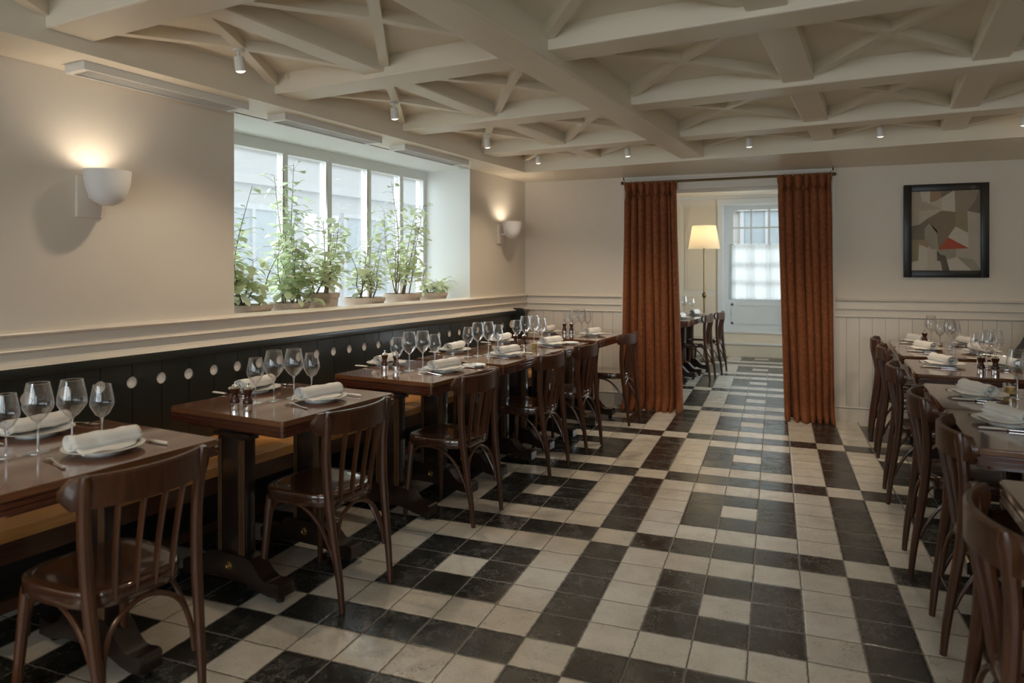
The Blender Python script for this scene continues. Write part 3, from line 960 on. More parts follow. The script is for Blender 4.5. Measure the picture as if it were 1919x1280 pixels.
def make_napkin():
    root = empty('napkin')
    r2 = random.Random(3)
    # rolled part: spiral sheet
    b = MB(); v = []; f = []; na = 54; nl = 16
    L = .225
    for j in range(nl + 1):
        y = -L / 2 + L * j / nl
        for i in range(na):
            t = i / (na - 1); a = t * 3 * 2 * math.pi
            r = .011 + .025 * t
            wv = 1 + .06 * math.sin(j * .9 + a) + .03 * math.sin(j * 2.1)
            v.append((r * math.cos(a) * 1.15 * wv, y + .004 * math.sin(a * .7), .0335 + r * math.sin(a) * .86 * wv))
    for j in range(nl):
        for i in range(na - 1):
            f.append((j * na + i, j * na + i + 1, (j + 1) * na + i + 1, (j + 1) * na + i))
    b.add(v, f); o = b.build('napkin_roll', M_NAP, root, angle=80)
    sm = o.modifiers.new('thick', 'SOLIDIFY'); sm.thickness = .002
    # loose tail
    b = MB(); v = []; f = []
    nx, ny = 12, 14
    for i in range(nx + 1):
        for j in range(ny + 1):
            u, w = i / nx, j / ny
            x = .012 + .075 * u; y = (-L / 2 + .012) + (L - .01 - .05 * u) * w
            z = .006 + .014 * math.exp(-u * 2.5) + .003 * math.sin(w * 9 + u * 5) * u + .002
            v.append((x, y, z))
    for i in range(nx):
        for j in range(ny):
            f.append((i * (ny + 1) + j, (i + 1) * (ny + 1) + j, (i + 1) * (ny + 1) + j + 1, i * (ny + 1) + j + 1))
    b.add(v, f); o = b.build('napkin_tail', M_NAP, root, angle=80)
    sm = o.modifiers.new('thick', 'SOLIDIFY'); sm.thickness = .003
    return root
def make_knife():   # handle at -y, blade towards +y
    root = empty('table_knife')
    b = MB(); b.tube([(0, -.11, .006), (0, -.10, .007), (0, -.05, .007), (0, -.015, .006)], [.0045, .0085, .008, .006], 8, flat=(1, .6)); b.build('handle', M_IVORY, root)
    b = MB(); b.tube([(0, -.016, .006), (0, -.008, .006)], .0062, 8)
    b.prism([(-.0055, -.01), (.006, -.01), (.0085, .03), (.009, .08), (.005, .105), (-.001, .115), (-.0055, .10)], .0045, .0062)
    b.build('blade', M_STEEL, root)
    return root
def make_fork():    # handle at -y, tines towards +y
    root = empty('table_fork')
    b = MB()
    b.tube(smoothpath([(0, -.10, .004), (0, -.04, .005), (0, .02, .009), (0, .045, .008)], 10), [.006, .0075, .0065, .005, .0042, .0036, .0034, .0034, .004, .006, .008], 8, flat=(1, .45))
    b.build('handle', M_STEEL, root)
    b = MB()
    b.prism([(-.008, .04), (.008, .04), (.0125, .055), (.0125, .068), (-.0125, .068), (-.0125, .055)], .006, .0078)
    for x in (-.0105, -.0035, .0035, .0105):
        b.tube([(x, .066, .007), (x, .085, .0055), (x * .95, .105, .0075)], [.0018, .0017, .0009], 6)
    b.build('tines', M_STEEL, root)
    return root
def make_mill():
    root = empty('pepper_mill')
    b = MB(); b.lathe([(0, 0), (.0215, 0), (.022, .003), (.022, .030), (.0205, .032), (0, .032)], 20); tag(b.build('metal_base', M_STEEL, root), 'steel base ring')
    b = MB(); b.lathe([(.0205, .032), (.0215, .036), (.0205, .046), (.0145, .060), (.013, .066), (.015, .074), (.0205, .088), (.0215, .094), (.019, .098), (0, .098)], 20); b.build('body', M_MILL, root)
    b = MB(); b.lathe([(.019, .098), (.017, .104), (.010, .110), (.004, .112), (.0035, .116), (.0065, .120), (.0065, .125), (0, .127)], 16); b.build('cap', M_STEEL, root)
    return root
def make_votive():
    root = empty('candle_holder')
    b = MB(); b.lathe([(0, .0), (.024, .0), (.030, .02), (.032, .055), (.030, .055), (.028, .02), (0, .004)], 20); b.build('glass_cup', M_GLASS, root)
    b = MB(); b.lathe([(0, .005), (.024, .006), (.027, .04), (0, .04)], 16); b.build('candle', M_CANDLE, root)
    return root

ORD = ['first', 'second', 'third', 'fourth', 'fifth', 'sixth']
LT = {1: (-1.09, 'the nearest table at the long bench'), 2: (-.025, 'the second-nearest table at the long bench'), 3: (1.07, 'the third table along the long bench'),
      4: (1.905, 'the fourth table along the long bench'), 5: (2.672, 'the fifth table along the long bench'), 6: (3.62, 'the farthest table of the long bench')}
LT = {k: (v[0], w) for (k, v), w in zip(LT.items(), ('nearest bench table', 'second-nearest bench table', 'third bench table', 'fourth bench table', 'fifth bench table', 'farthest bench table'))}
TN = .845
tl = {1: 'dark wooden trestle table cut by the left photo edge, nearest at the long bench',
      2: 'dark wooden trestle table second-nearest along the bench, fully visible with two pepper mills',
      3: 'dark wooden trestle table third along the bench, standing alone in mid row',
      4: 'dark wooden trestle table fourth along the bench, nearer of the two pushed together',
      5: 'dark wooden trestle table fifth along the bench, farther of the two pushed together',
      6: 'dark wooden trestle table at the far end of the bench by the back wall'}
for k, (s_, nm) in LT.items():
    if k == 3:
        pass
    place('table', make_table, W(s_, TN), ROT_L, tl[k], 'table', 'trestle tables along the long bench')
CH = {1: (-1.14, 1.195, 0, 'dark bentwood chair nearest the camera at the first bench table'),
      2: (-.155, 1.190, 0, 'brown bentwood chair at the second-nearest bench table, seat reflecting the window'),
      3: (.895, 1.185, 0, 'brown bentwood chair drawn up to the third bench table'),
      4: (1.90, 1.180, 0, 'brown bentwood chair at the fourth bench table, nearer of the two close together'),
      5: (2.58, 1.175, 0, 'brown bentwood chair at the fifth bench table, just past its near twin'),
      6: (3.62, 1.165, 0, 'brown bentwood chair at the farthest bench table beside the left rust curtain')}
for k, (s_, n_, dr, lb) in CH.items():
    place('chair', make_chair, W(s_, n_), ROT_L + R_(dr), lb, 'chair', 'chairs facing the long bench')

def setting(frame, rot, s_, n_, kind, plate_lbl, where, flip):
    """one cover: plate, napkin, knife and fork. flip=True for the guest who looks towards +n"""
    sg = -1 if flip else 1
    jit = rnd.uniform(-1, 1)
    z = TH
    place('plate', make_plate, frame(s_, n_, z + .0005), rot, 'white dinner plate ' + where, 'plate', 'dinner plates on the set tables')
    place('napkin', make_napkin, frame(s_ + .0, n_ + .0, z + .012), rot + (R_(180) if flip else 0) + R_(kind + 4 * jit), 'rolled napkin on the plate ' + where, 'napkin', 'rolled napkins on the plates')
    place('knife', make_knife, frame(s_ + sg * .155, n_ + sg * .02, z), rot + R_(90 * sg) + R_(3 * jit), 'ivory-handled knife beside the plate ' + where, 'knife', 'knives beside the plates')
    place('fork', make_fork, frame(s_ - sg * .175, n_ + sg * .02, z), rot + R_(90 * sg) - R_(12 * sg) + R_(5 * jit), 'silver fork beside the plate ' + where, 'fork', 'forks beside the plates')

for k, (s_, nm) in LT.items():
    setting(W, ROT_L, s_ + .07, .985, -8, '', 'on the chair side of the ' + nm, False)
    setting(W, ROT_L, s_ + .10, .600 - .09, 6, '', 'on the bench side of the ' + nm, True)
    gg = [(-.135, .775, 0), (-.05, .805, 1), (.045, .84, 1), (.135, .87, 0)]
    wh = ['smaller wine glass, nearest of the four on the ', 'tall wine glass, nearer of the tall two on the ', 'tall wine glass, farther of the tall two on the ', 'smaller wine glass, farthest of the four on the ']
    for (ds, n_, big), w_ in zip(gg, wh):
        if k == 6: ds += .1
        place('glass_big' if big else 'glass_small', glass_big if big else glass_small, W(s_ + ds, n_, TH), rnd.uniform(0, 6), w_ + nm, 'wine glass', 'wine glasses on the bench tables')
for s_, n_, lb in ((-.318, .822, 'pepper mill nearer the bench of the pair on the second-nearest bench table'), (-.308, .892, 'pepper mill nearer the aisle of the pair on the second-nearest bench table'),
                   (.955, .665, 'pepper mill nearer the bench of the pair on the third bench table'), (.965, .745, 'pepper mill nearer the aisle of the pair on the third bench table'),
                   (2.42, .82, 'pepper mill nearer the bench of the pair on the fifth bench table'), (2.44, .89, 'pepper mill nearer the aisle of the pair on the fifth bench table'),
                   (3.70, .69, 'pepper mill nearer the bench of the pair on the farthest bench table'), (3.73, .75, 'pepper mill nearer the aisle of the pair on the farthest bench table')):
    place('mill', make_mill, W(s_, n_, TH), 0, lb, 'pepper mill', 'pepper mills on the tables')
place('votive', make_votive, W(2.47, .965, TH), 0, 'small yellow candle in a glass beside the mills on the fifth bench table', 'candle', 'yellow table candles')
place('sideplate', make_sideplate, W(1.38, 1.06, TH), 0, 'small side plate at the far corner of the third bench table', 'side plate', 'small side plates')
place('knife', make_knife, W(1.385, 1.06, TH + .010), ROT_L + R_(70), 'knife lying across the small side plate on the third bench table', 'knife', 'knives beside the plates')
place('sideplate', make_sideplate, W(2.92, 1.08, TH), 0, 'small side plate at the far corner of the fifth bench table', 'side plate', 'small side plates')

# ---- right hand row
RTN = .36
RT = [('table', -.79, 'dark table top cut by the lower right photo edge, nearest right-hand table'),
      ('table', .372, 'dark wooden table second on the right, nearer of the two pushed together'),
      ('table', 1.140, 'dark wooden table third on the right, farther of the two pushed together'),
      ('table', 2.265, 'dark wooden table standing singly in the middle of the right row'),
      ('table_small', 3.165, 'narrow dark wooden table in the far right pair, nearer one'),
      ('table_small', 3.81, 'narrow dark wooden table in the far right pair, against the back wall')]
for kd, s_, lb in RT:
    place(kd, make_table if kd == 'table' else make_table_small, WR(s_, RTN), ROT_R, lb, 'table', 'tables of the right-hand row')
RC = [(-.87, .105, 'dark bentwood chair in the lower right corner, nearest of the right row'),
      (.175, .165, 'dark bentwood chair second-nearest in the right row'),
      (.88, .125, 'dark bentwood chair third in the right row'),
      (1.93, .100, 'brown bentwood chair at the single middle table of the right row'),
      (3.04, .105, 'brown bentwood chair fifth in the right row, last but one before the wall'),
      (3.68, .090, 'bentwood chair farthest in the right row near the back wall')]
for s_, n_, lb in RC:
    place('chair', make_chair, WR(s_, n_), ROT_R + R_(180), lb, 'chair', 'chairs of the right-hand row')
RS = [(.50, 'on the second right-hand table', 1), (1.17, 'on the third right-hand table', 1), (2.38, 'on the single middle right table', 1), (3.30, 'on the near table of the far right pair', 1), (3.92, 'on the right table by the back wall', 1)]
for s_, where, q in RS:
    setting(WR, ROT_R, s_ , .20, 24, '', where + ', aisle side', True)
for s_, where in ((2.42, 'on the single middle right table'), (3.28, 'on the near table of the far right pair'), (3.85, 'on the right table by the back wall')):
    setting(WR, ROT_R, s_, .56, 24, '', where + ', banquette side', False)
RG = [(1.20, .37, 1, 'tall wine glass cut by the right photo edge on the third right-hand table'), (1.30, .44, 0, 'smaller wine glass behind the tall one at the right photo edge'),
      (2.50, .41, 0, 'smaller wine glass, leftmost of the cluster on the single middle right table'), (2.36, .44, 1, 'tall wine glass, nearest of the cluster on the single middle right table'),
      (2.45, .50, 1, 'tall wine glass, rightmost of the cluster on the single middle right table'), (2.56, .47, 0, 'smaller wine glass, farthest of the cluster on the single middle right table'),
      (3.78, .29, 1, 'tall wine glass, leftmost of the cluster on the far right tables'), (3.58, .33, 0, 'smaller wine glass, second of the cluster on the far right tables'),
      (3.46, .38, 1, 'tall wine glass, third of the cluster on the far right tables'), (3.24, .38, 1, 'tall wine glass, nearest of the cluster on the far right tables'), (3.70, .42, 0, 'smaller wine glass, at the back of the cluster on the far right tables')]
for s_, n_, big, lb in RG:
    place('glass_big' if big else 'glass_small', glass_big if big else glass_small, WR(s_, n_, TH), rnd.uniform(0, 6), lb, 'wine glass', 'wine glasses on the right-hand tables')
for s_, n_, lb in ((2.06, .36, 'pepper mill nearer the aisle of the pair on the single middle right table'), (2.05, .43, 'pepper mill nearer the banquette of the pair on the single middle right table'), (3.74, .24, 'lone pepper mill on the right-hand table against the back wall')):
    place('mill', make_mill, WR(s_, n_, TH), 0, lb, 'pepper mill', 'pepper mills on the tables')
place('votive', make_votive, WR(3.42, .30, TH), 0, 'small yellow candle in a glass on the far right tables', 'candle', 'yellow table candles')
place('votive', make_votive, WR(1.30, .36, TH), 0, 'small yellow candle in a glass at the right photo edge', 'candle', 'yellow table candles')

# ---- tables in the back room
for y_, lb in ((6.06, 'dark trestle table in the back room, nearer one beside the left curtain'), (6.86, 'dark trestle table in the back room, farther one in front of the floor lamp')):
    place('table', make_table, (-.99 + (y_ - 6.06) * .12, y_, 0), ROT_L, lb, 'table', 'tables in the back room')
for y_, x_, lb in ((6.26, -.70, 'dark bentwood chair in the back room, nearer of the two seen past the left curtain'), (6.88, -.60, 'dark bentwood chair in the back room, farther of the two')):
    place('chair', make_chair, (x_, y_, 0), ROT_L, lb, 'chair', 'chairs in the back room')
place('chair', make_chair, (-1.22, 7.62, 0), ROT_L - R_(90), 'dark bentwood chair beyond the back-room tables, partly hidden', 'chair', 'chairs in the back room')
def FB(s_, n_, z=0): return Vector((n_, s_, z))
setting(FB, 0, 6.10, -.83, -8, '', 'on the nearer back-room table', False)
setting(FB, 0, 6.90, -.74, -8, '', 'on the farther back-room table', False)
for x_, y_, big, lb in ((-1.02, 6.30, 1, 'tall wine glass, left one on the nearer back-room table'), (-.93, 6.36, 1, 'tall wine glass, right one on the nearer back-room table'), (-1.1, 6.2, 0, 'smaller wine glass, leftmost on the nearer back-room table'),
                   (-.90, 7.05, 1, 'tall wine glass, left one on the farther back-room table'), (-.80, 7.12, 0, 'smaller wine glass, right one on the farther back-room table')):
    place('glass_big' if big else 'glass_small', glass_big if big else glass_small, (x_, y_, TH), 0, lb, 'wine glass', 'wine glasses in the back room')
for x_, y_, lb in ((-.89, 5.82, 'pepper mill on the left of the pair on the nearer back-room table'), (-.83, 5.83, 'pepper mill on the right of the pair on the nearer back-room table')):
    place('mill', make_mill, (x_, y_, TH), 0, lb, 'pepper mill', 'pepper mills on the tables')

# ================================================================== CURTAINS
def curtain(name, xt0, xt1, xb0, xb1, yc, ztop, folds, seed, label, xm=None):
    rr = random.Random(seed)
    root = empty(name, (0, 0, 0), 0, label, 'curtain', None)
    nu, nv = folds * 22, 70
    edges = [0.0]
    for i in range(folds): edges.append(edges[-1] + rr.uniform(.6, 1.5))
    edges = [e / edges[-1] for e in edges]
    amp = [rr.uniform(.65, 1.25) for _ in range(folds)]
    lean = [rr.uniform(-1, 1) for _ in range(folds)]
    v = []; f = []
    for j in range(nv + 1):
        w = (j / nv) ** 1.35             # 0 top .. 1 bottom
        z = ztop * (1 - w) + .004
        x0 = xt0 + (xb0 - xt0) * w; x1 = xt1 + (xb1 - xt1) * w
        if xm:
            bl = math.sin(math.pi * min(1, w * 1.05)); x0 += xm[0] * bl; x1 += xm[1] * bl
        waist = math.exp(-((w - .050) / .014) ** 2)
        for i in range(nu + 1):
            u = i / nu
            k = 0
            while k < folds - 1 and u > edges[k + 1]: k += 1
            t = (u - edges[k]) / (edges[k + 1] - edges[k])
            ph = t * 2 * math.pi
            sharp = .5 * (1 - math.cos(ph))
            sh = sharp ** .8
            a = (.068 + .022 * w) * amp[k]
            head = max(0, 1 - w / .04)
            a = a * (1 - .30 * waist) * (1 - .15 * head)
            drift = .012 * math.sin(3.0 * w + lean[k] * 3 + k) * w
            fw = (edges[k + 1] - edges[k]) * (x1 - x0); dx = -(.20 + .06 * head - .36 * waist + .05 * math.sin(lean[k] * 5 + 3 * w)) * fw * math.sin(ph) * (1 if 0 < k < folds - 1 or True else .3)
            flare = 0.0
            hem = max(0, (w - .93) / .07)
            yy = yc - a * sh * (1 + .9 * hem * hem) + .5 * a + .006 * math.sin(7 * w + k * 2.3)
            yy -= hem * hem * .055 * sh
            if w < .035: yy -= .008 * math.sin(ph * 3)
            xx = x0 + (x1 - x0) * u + dx + drift
            zz = z
            if w > .97: zz = max(.004, z)
            if w < .001: zz += .010 * math.cos(ph)
            v.append((xx, yy, zz))
    for j in range(nv):
        for i in range(nu):
            f.append((j * (nu + 1) + i, (j + 1) * (nu + 1) + i, (j + 1) * (nu + 1) + i + 1, j * (nu + 1) + i + 1))
    b = MB(); b.add(v, f); o = b.build('curtain_drape', M_VELVET, root, angle=80)
    sm = o.modifiers.new('thick', 'SOLIDIFY'); sm.thickness = .006
    for k in range(folds):
        xc = xt0 + (xt1 - xt0) * (edges[k] + edges[k + 1]) / 2; wd = (xt1 - xt0) * (edges[k + 1] - edges[k]) * .36
        Mp = Matrix.Translation((xc, yc - .026 * amp[k], ztop + .004)) @ Matrix.Rotation(R_(rr.uniform(-5, 5)), 4, 'Y')
        b = MB(); b.lathe([(.003, -.125), (wd * .45, -.108), (wd * .62, -.098), (wd * .9, -.06), (wd, -.015), (wd * .98, .006), (wd * .7, .002), (0, -.004)], 14, Mp, sy=.026 / max(wd, .01))
        b.build('pinch_pleat', M_VELVET, root, angle=60)
    b = MB()
    for k in range(folds + 1):
        x = xt0 + (xt1 - xt0) * edges[k]
        ring = []
        for q in range(13):
            a = 2 * math.pi * q / 12
            ring.append((x, yc + .0 + .020 * math.cos(a), ztop + .008 + .020 * math.sin(a)))
        b.tube(ring, .0022, 6)
    tag(b.build('curtain_rings', M_BRASS, root), 'small brass rings along the heading')
    return root
CY = YB - .085
curtain('velvet_curtain', -1.135, -.625, -1.165, -.57, CY, 2.262, 8, 5, 'rust velvet curtain on the left of the doorway, the narrower drape')
curtain('velvet_curtain', .315, .775, .385, .80, CY, 2.272, 7, 11, 'rust velvet curtain on the right of the doorway, nearer the picture', xm=(-.01, .01))
rod = empty('curtain_rod', (0, 0, 0), 0, 'thin bronze curtain rod across the top of the doorway', 'curtain rod')
b = MB(); b.tube([(-1.15, CY, 2.268), (.79, CY, 2.279)], .0115, 10); b.build('rod', M_ROD, rod)
for x in (-1.16, .80):
    b = MB(); b.lathe([(0, -.02), (.014, -.015), (.018, 0), (.012, .014), (0, .02)], 12, Matrix.Translation((x, CY, 2.273)) @ Matrix.Rotation(R_(90), 4, 'Y')); b.build('finial', M_ROD, rod)
for x in (-1.10, .75):
    b = MB(); b.tube([(x, CY, 2.27), (x, YB - .02, 2.27)], .008, 8); b.build('rod_bracket', M_ROD, rod)

# ================================================================== PICTURE
PX0, PX1, PZ0, PZ1 = 1.370, 2.020, 1.327, 2.152
pic = empty('framed_picture', (0, 0, 0), 0, 'abstract picture of angular grey, cream and red shapes in a black frame', 'picture')
b = MB(); fw = .062
for x0, x1, z0, z1 in ((PX0, PX0 + fw, PZ0, PZ1), (PX1 - fw, PX1, PZ0, PZ1), (PX0 + fw, PX1 - fw, PZ0, PZ0 + fw), (PX0 + fw, PX1 - fw, PZ1 - fw, PZ1)):
    b.box(x0, x1, YB - .04, YB - .001, z0, z1, bev=.004)
b.build('frame', M_FRAMEBLK, pic)
ART = {'a': (.42, .36, .28), 'b': (.50, .44, .35), 'c': (.56, .51, .42), 'd': (.30, .24, .18), 'e': (.20, .16, .12), 'f': (.13, .11, .085), 'g': (.24, .185, .125), 'h': (.36, .24, .155), 'i': (.30, .24, .15), 'j': (.42, .085, .045), 'k': (.34, .31, .23), 'l': (.46, .40, .33)}
arts = {k: plain('art ' + k, c, .7, var=.06, scale=25) for k, c in ART.items()}
keys = list(arts)
polys = [  # generic angular composition, unit square (0..1, y up)
    ('a', [(0, 1), (.13, 1), (.16, .87), (.30, .83), (.45, .77), (.12, .75), (.12, .58), (0, .56)]),
    ('c', [(.13, 1), (.28, 1), (.28, .84), (.17, .88)]), ('h', [(.28, 1), (.44, 1), (.44, .91), (.36, .87), (.28, .86)]),
    ('e', [(.44, 1), (.63, 1), (.44, .91)]), ('c', [(.63, 1), (.64, .73), (.45, .75), (.44, .91)]),
    ('d', [(.63, 1), (.97, 1), (.92, .86), (.81, .74), (.64, .73)]), ('e', [(.97, 1), (1, 1), (1, .70), (.81, .74), (.92, .86)]),
    ('b', [(.12, .75), (.45, .77), (.25, .66), (.12, .58)]), ('g', [(.45, .75), (.64, .73), (.64, .55), (.53, .41), (.40, .26), (.38, .47), (.25, .62), (.25, .66)]),
    ('i', [(.64, .73), (.81, .74), (.82, .47), (.64, .55)]), ('l', [(.81, .74), (1, .70), (1, .44), (.82, .47)]),
    ('e', [(0, .56), (.12, .58), (.25, .66), (.27, .60), (.20, .53), (.20, .39), (0, .39)]),
    ('k', [(.27, .60), (.38, .50), (.39, .27), (.30, .27), (.20, .39), (.20, .53)]),
    ('c', [(.64, .55), (.82, .47), (.83, .28), (.53, .42)]), ('j', [(.53, .42), (.83, .28), (.40, .265)]),
    ('i', [(0, .39), (.12, .39), (.11, .13), (0, .11)]), ('c', [(.12, .33), (.24, .29), (.24, .06), (.18, 0), (0, 0), (0, .10), (.11, .13)]),
    ('h', [(.12, .39), (.20, .39), (.28, .33), (.24, .29), (.12, .33)]),
    ('b', [(.24, .29), (.30, .27), (.39, .27), (.38, .13), (.45, 0), (.18, 0), (.24, .06)]),
    ('f', [(.38, .26), (.43, .20), (.50, .19), (.52, .13), (.56, 0), (.46, 0), (.43, .12), (.38, .13)]),
    ('k', [(.40, .265), (.65, .27), (.65, .17), (.52, .14), (.50, .19), (.43, .20)]),
    ('c', [(.52, .14), (.65, .17), (.88, 0), (.56, 0)]), ('k', [(.67, .175), (.90, .14), (1, 0), (.88, 0)]),
    ('l', [(.65, .27), (.83, .28), (.82, .47), (1, .44), (1, 0), (.90, .14), (.67, .175)])]
b = MB(); ax0, ax1, az0, az1 = PX0 + fw - .004, PX1 - fw + .004, PZ0 + fw - .004, PZ1 - fw + .004
b.mi = keys.index('b'); b.box(ax0, ax1, YB - .022, YB - .016, az0, az1)
for kk, pts in polys:
    b.mi = keys.index(kk)
    vv = [(ax0 + (ax1 - ax0) * x, YB - .0225 - .0004 * (keys.index(kk) % 4), az0 + (az1 - az0) * y) for x, y in pts]
    b.add(vv, [tuple(range(len(vv)))])
b.build('canvas', [arts[k] for k in keys], pic, smooth=False)

# ================================================================== LIGHT FIXTURES
def lamp(name, typ, parent, loc, energy, col=WARM, rad=.03, rot=(0, 0, 0), cone=None):
    ld = bpy.data.lights.new(name, typ); ld.energy = energy; ld.color = col; ld.shadow_soft_size = rad
    if typ == 'SPOT': ld.spot_size = R_(cone or 110); ld.spot_blend = .7
    o = bpy.data.objects.new(name, ld); COL.objects.link(o); o.parent = parent; o.location = loc; o.rotation_euler = rot
    return o
def make_spot():
    root = empty('ceiling_spotlight')
    b = MB(); b.lathe([(0, 0), (.026, 0), (.026, -.012), (0, -.012)], 18); b.tube([(0, 0, -.01), (0, 0, -.035)], .007, 8)
    b.build('mount', M_WHITE, root)
    Mx = Matrix.Translation((0, 0, -.035)) @ Matrix.Rotation(R_(12), 4, 'X')
    b = MB(); b.lathe([(0, 0), (.020, 0), (.024, -.006), (.025, -.07), (.022, -.07), (.022, -.062), (0, -.062)], 20, Mx); b.build('barrel', M_WHITE, root)
    b = MB(); b.lathe([(0, -.079), (.012, -.077), (.022, -.071), (.0245, -.069), (0, -.066)], 18, Mx); tag(b.build('lens', M_LENS, root), 'glowing lens')
    lamp('beam', 'SPOT', root, Mx @ Vector((0, 0, -.085)), SPOT_W, rad=.03, cone=125)
    return root
NC = [.655, 1.495, 2.49, 3.40, 4.30]
SPS = [(-.155, .655, 'white spotlight on the coffered ceiling above the first wall sconce, nearest of all'), (1.06, .655, 'white spotlight above the near end of the plant window'),
       (2.25, .655, 'white spotlight above the far end of the plant window'), (3.18, .655, 'white spotlight in the far left corner coffer'),
       (3.18, 1.495, 'white spotlight over the left curtain'), (3.18, 2.49, 'white spotlight over the middle of the doorway'), (3.18, 3.40, 'white spotlight between doorway and picture'), (3.18, 4.25, 'white spotlight above the picture')]
for s_, n_, lb in SPS:
    place('spot', make_spot, W(s_, n_, 2.468), ROT_L + rnd.uniform(-.3, .3), lb, 'spotlight', 'spotlights on the coffered ceiling')
# same fittings added unseen behind the camera to brighten the room
for s_, n_, lb in ((-2.58, .655, 'over the first bench tables'), (-2.58, 2.49, 'over the aisle'), (-2.58, 4.25, 'over the leather banquette'), (-3.78, 1.495, 'left, near the front windows'), (-3.78, 3.40, 'right, near the front windows')):
    place('spot', make_spot, W(s_, n_, 2.468), ROT_L, 'added unseen ceiling spotlight behind the viewpoint, ' + lb, 'spotlight', 'spotlights on the coffered ceiling')

def make_sconce():    # local x = out of wall, y = along wall, origin at plate bottom
    root = empty('wall_sconce')
    b = MB(); b.box(.0, .018, -.065, .065, 0, .20, bev=.004)
    b.build('back_plate', M_TRIM, root)
    b = MB(); b.tube([(.018, 0, .10), (.07, 0, .09)], .012, 8); b.build('arm', M_TRIM, root)
    c = Vector((.135, .01, .055)); v = []; f = []; na, nt = 36, 14
    for sh, r, hgt in ((0, .103, .165), (1, .098, .158)):
        for i in range(nt + 1):
            t = i / nt; a = t * math.pi / 2
            rr = r * (math.sin(a) ** .7) if i else .03
            rr = max(rr, .03); z = (1 - math.cos(a)) * hgt + sh * .006
            for k in range(na):
                an = 2 * math.pi * k / na
                v.append((c.x + rr * math.cos(an) * .95, c.y + rr * math.sin(an), c.z + z))
    b = MB()
    for sh in (0, 1):
        o = sh * (nt + 1) * na
        for i in range(nt):
            for k in range(na):
                k2 = (k + 1) % na; f.append((o + i * na + k, o + i * na + k2, o + (i + 1) * na + k2, o + (i + 1) * na + k))
        f.append(tuple(o + k for k in range(na)))
    for k in range(na):
        k2 = (k + 1) % na; o1 = nt * na; o2 = (nt + 1) * na + nt * na
        f.append((o1 + k, o1 + k2, o2 + k2, o2 + k))
    b.add(v, f).build('bowl_shade', M_SHADE0, root, angle=50)
    lamp('bulb_light', 'POINT', root, (.150, .01, .125), SCONCE_W, col=(1, .86, .68), rad=.045)
    b = MB(); b.lathe([(0, .0), (.012, .002), (.022, .02), (.022, .035), (.012, .05), (0, .055)], 14, Matrix.Translation((.135, .01, .065))); tag(b.build('bulb', M_LENS, root), 'warm bulb')
    return root
place('sconce', make_sconce, W(-.485, .0, 1.655), ROT_L, 'plaster bowl wall sconce left of the window, nearer the camera', 'wall lamp', 'plaster wall sconces')
def make_sconce_added():  # stronger sconces added out of view to warm the ceiling
    o = make_sconce()
    for ch in o.children:
        if ch.type == 'LIGHT': ch.data.energy = 16
    return o
for y_, lb in ((2.6, 'level with the far tables'), (.2, 'level with the near tables'), (-2.6, 'near the front windows')):
    place('sconce_added', make_sconce_added, (2.75, y_, 1.655), R_(180), 'added fill sconce out of view on the right wall, ' + lb, 'wall lamp', 'plaster wall sconces')
place('sconce_added', make_sconce_added, W(-3.2, .0, 1.655), ROT_L, 'added fill sconce on the left wall behind the viewpoint', 'wall lamp', 'plaster wall sconces')
place('sconce', make_sconce, W(3.655, .0, 1.655), ROT_L, 'plaster bowl wall sconce in the far corner, right of the window', 'wall lamp', 'plaster wall sconces')

def make_heater():
    root = empty('slatted_ceiling_fixture')
    b = MB(); w, L = .075, .46
    for x0, x1, y0, y1 in ((-w, -w + .012, -L, L), (w - .012, w, -L, L), (-w + .012, w - .012, -L, -L + .03), (-w + .012, w - .012, L - .03, L)): b.box(x0, x1, y0, y1, -.038, 0)
    b.box(-w + .012, w - .012, -L + .03, L - .03, -.006, -.001); b.build('housing', M_WHITE, root, smooth=False)
    b = MB()
    for x in (-.048, -.032, -.016, 0, .016, .032, .048): b.box(x - .003, x + .003, -L + .03, L - .03, -.032, -.012)
    tag(b.build('louvre', M_BRASS if False else M_WHITE, root, smooth=False), 'long parallel louvre slats')
    return root
for s_, lb in ((-1.45, 'long white slatted ceiling fixture cut by the left photo edge'), (-.19, 'long white slatted ceiling fixture above the first sconce'), (1.0, 'long white slatted ceiling fixture above the near half of the window'), (2.19, 'long white slatted ceiling fixture above the far half of the window')):
    place('heater', make_heater, W(s_, .17, Z_S), ROT_L, lb, 'ceiling fixture', 'slatted ceiling fixtures over the bench')

# ---- floor lamp in the back room
fl = empty('floor_lamp', (-.716, 8.0, 0), 0, 'standing lamp with a cream cone shade on a slim bronze pole beside the glazed door', 'floor lamp')
b = MB(); b.lathe([(0, 0), (.14, 0), (.14, .012), (.06, .03), (.02, .05), (.016, .10), (0, .10)], 28); b.build('base', M_ROD, fl)
b = MB(); b.tube([(0, 0, .05), (0, 0, 1.78)], .0125, 10); b.lathe([(.012, .95), (.028, .975), (.032, 1.0), (.028, 1.02), (.012, 1.045)], 14); b.build('pole', M_ROD, fl)
b = MB(); v = []; b.lathe([(.235, 1.70), (.235, 1.703), (.175, 2.05), (.173, 2.05), (.231, 1.703)], 40); tag(b.build('lamp_shade', M_LSHADE, fl), 'cream fabric shade')
b = MB(); b.lathe([(0, 1.78), (.02, 1.79), (.03, 1.84), (.02, 1.88), (0, 1.89)], 14); b.build('bulb', M_LENS, fl)
lamp('bulb_light', 'POINT', fl, (0, 0, 1.93), LAMP_W, rad=.04)
lamp('bulb_light', 'POINT', fl, (0, 0, 1.74), LAMP_W * .5, rad=.04)

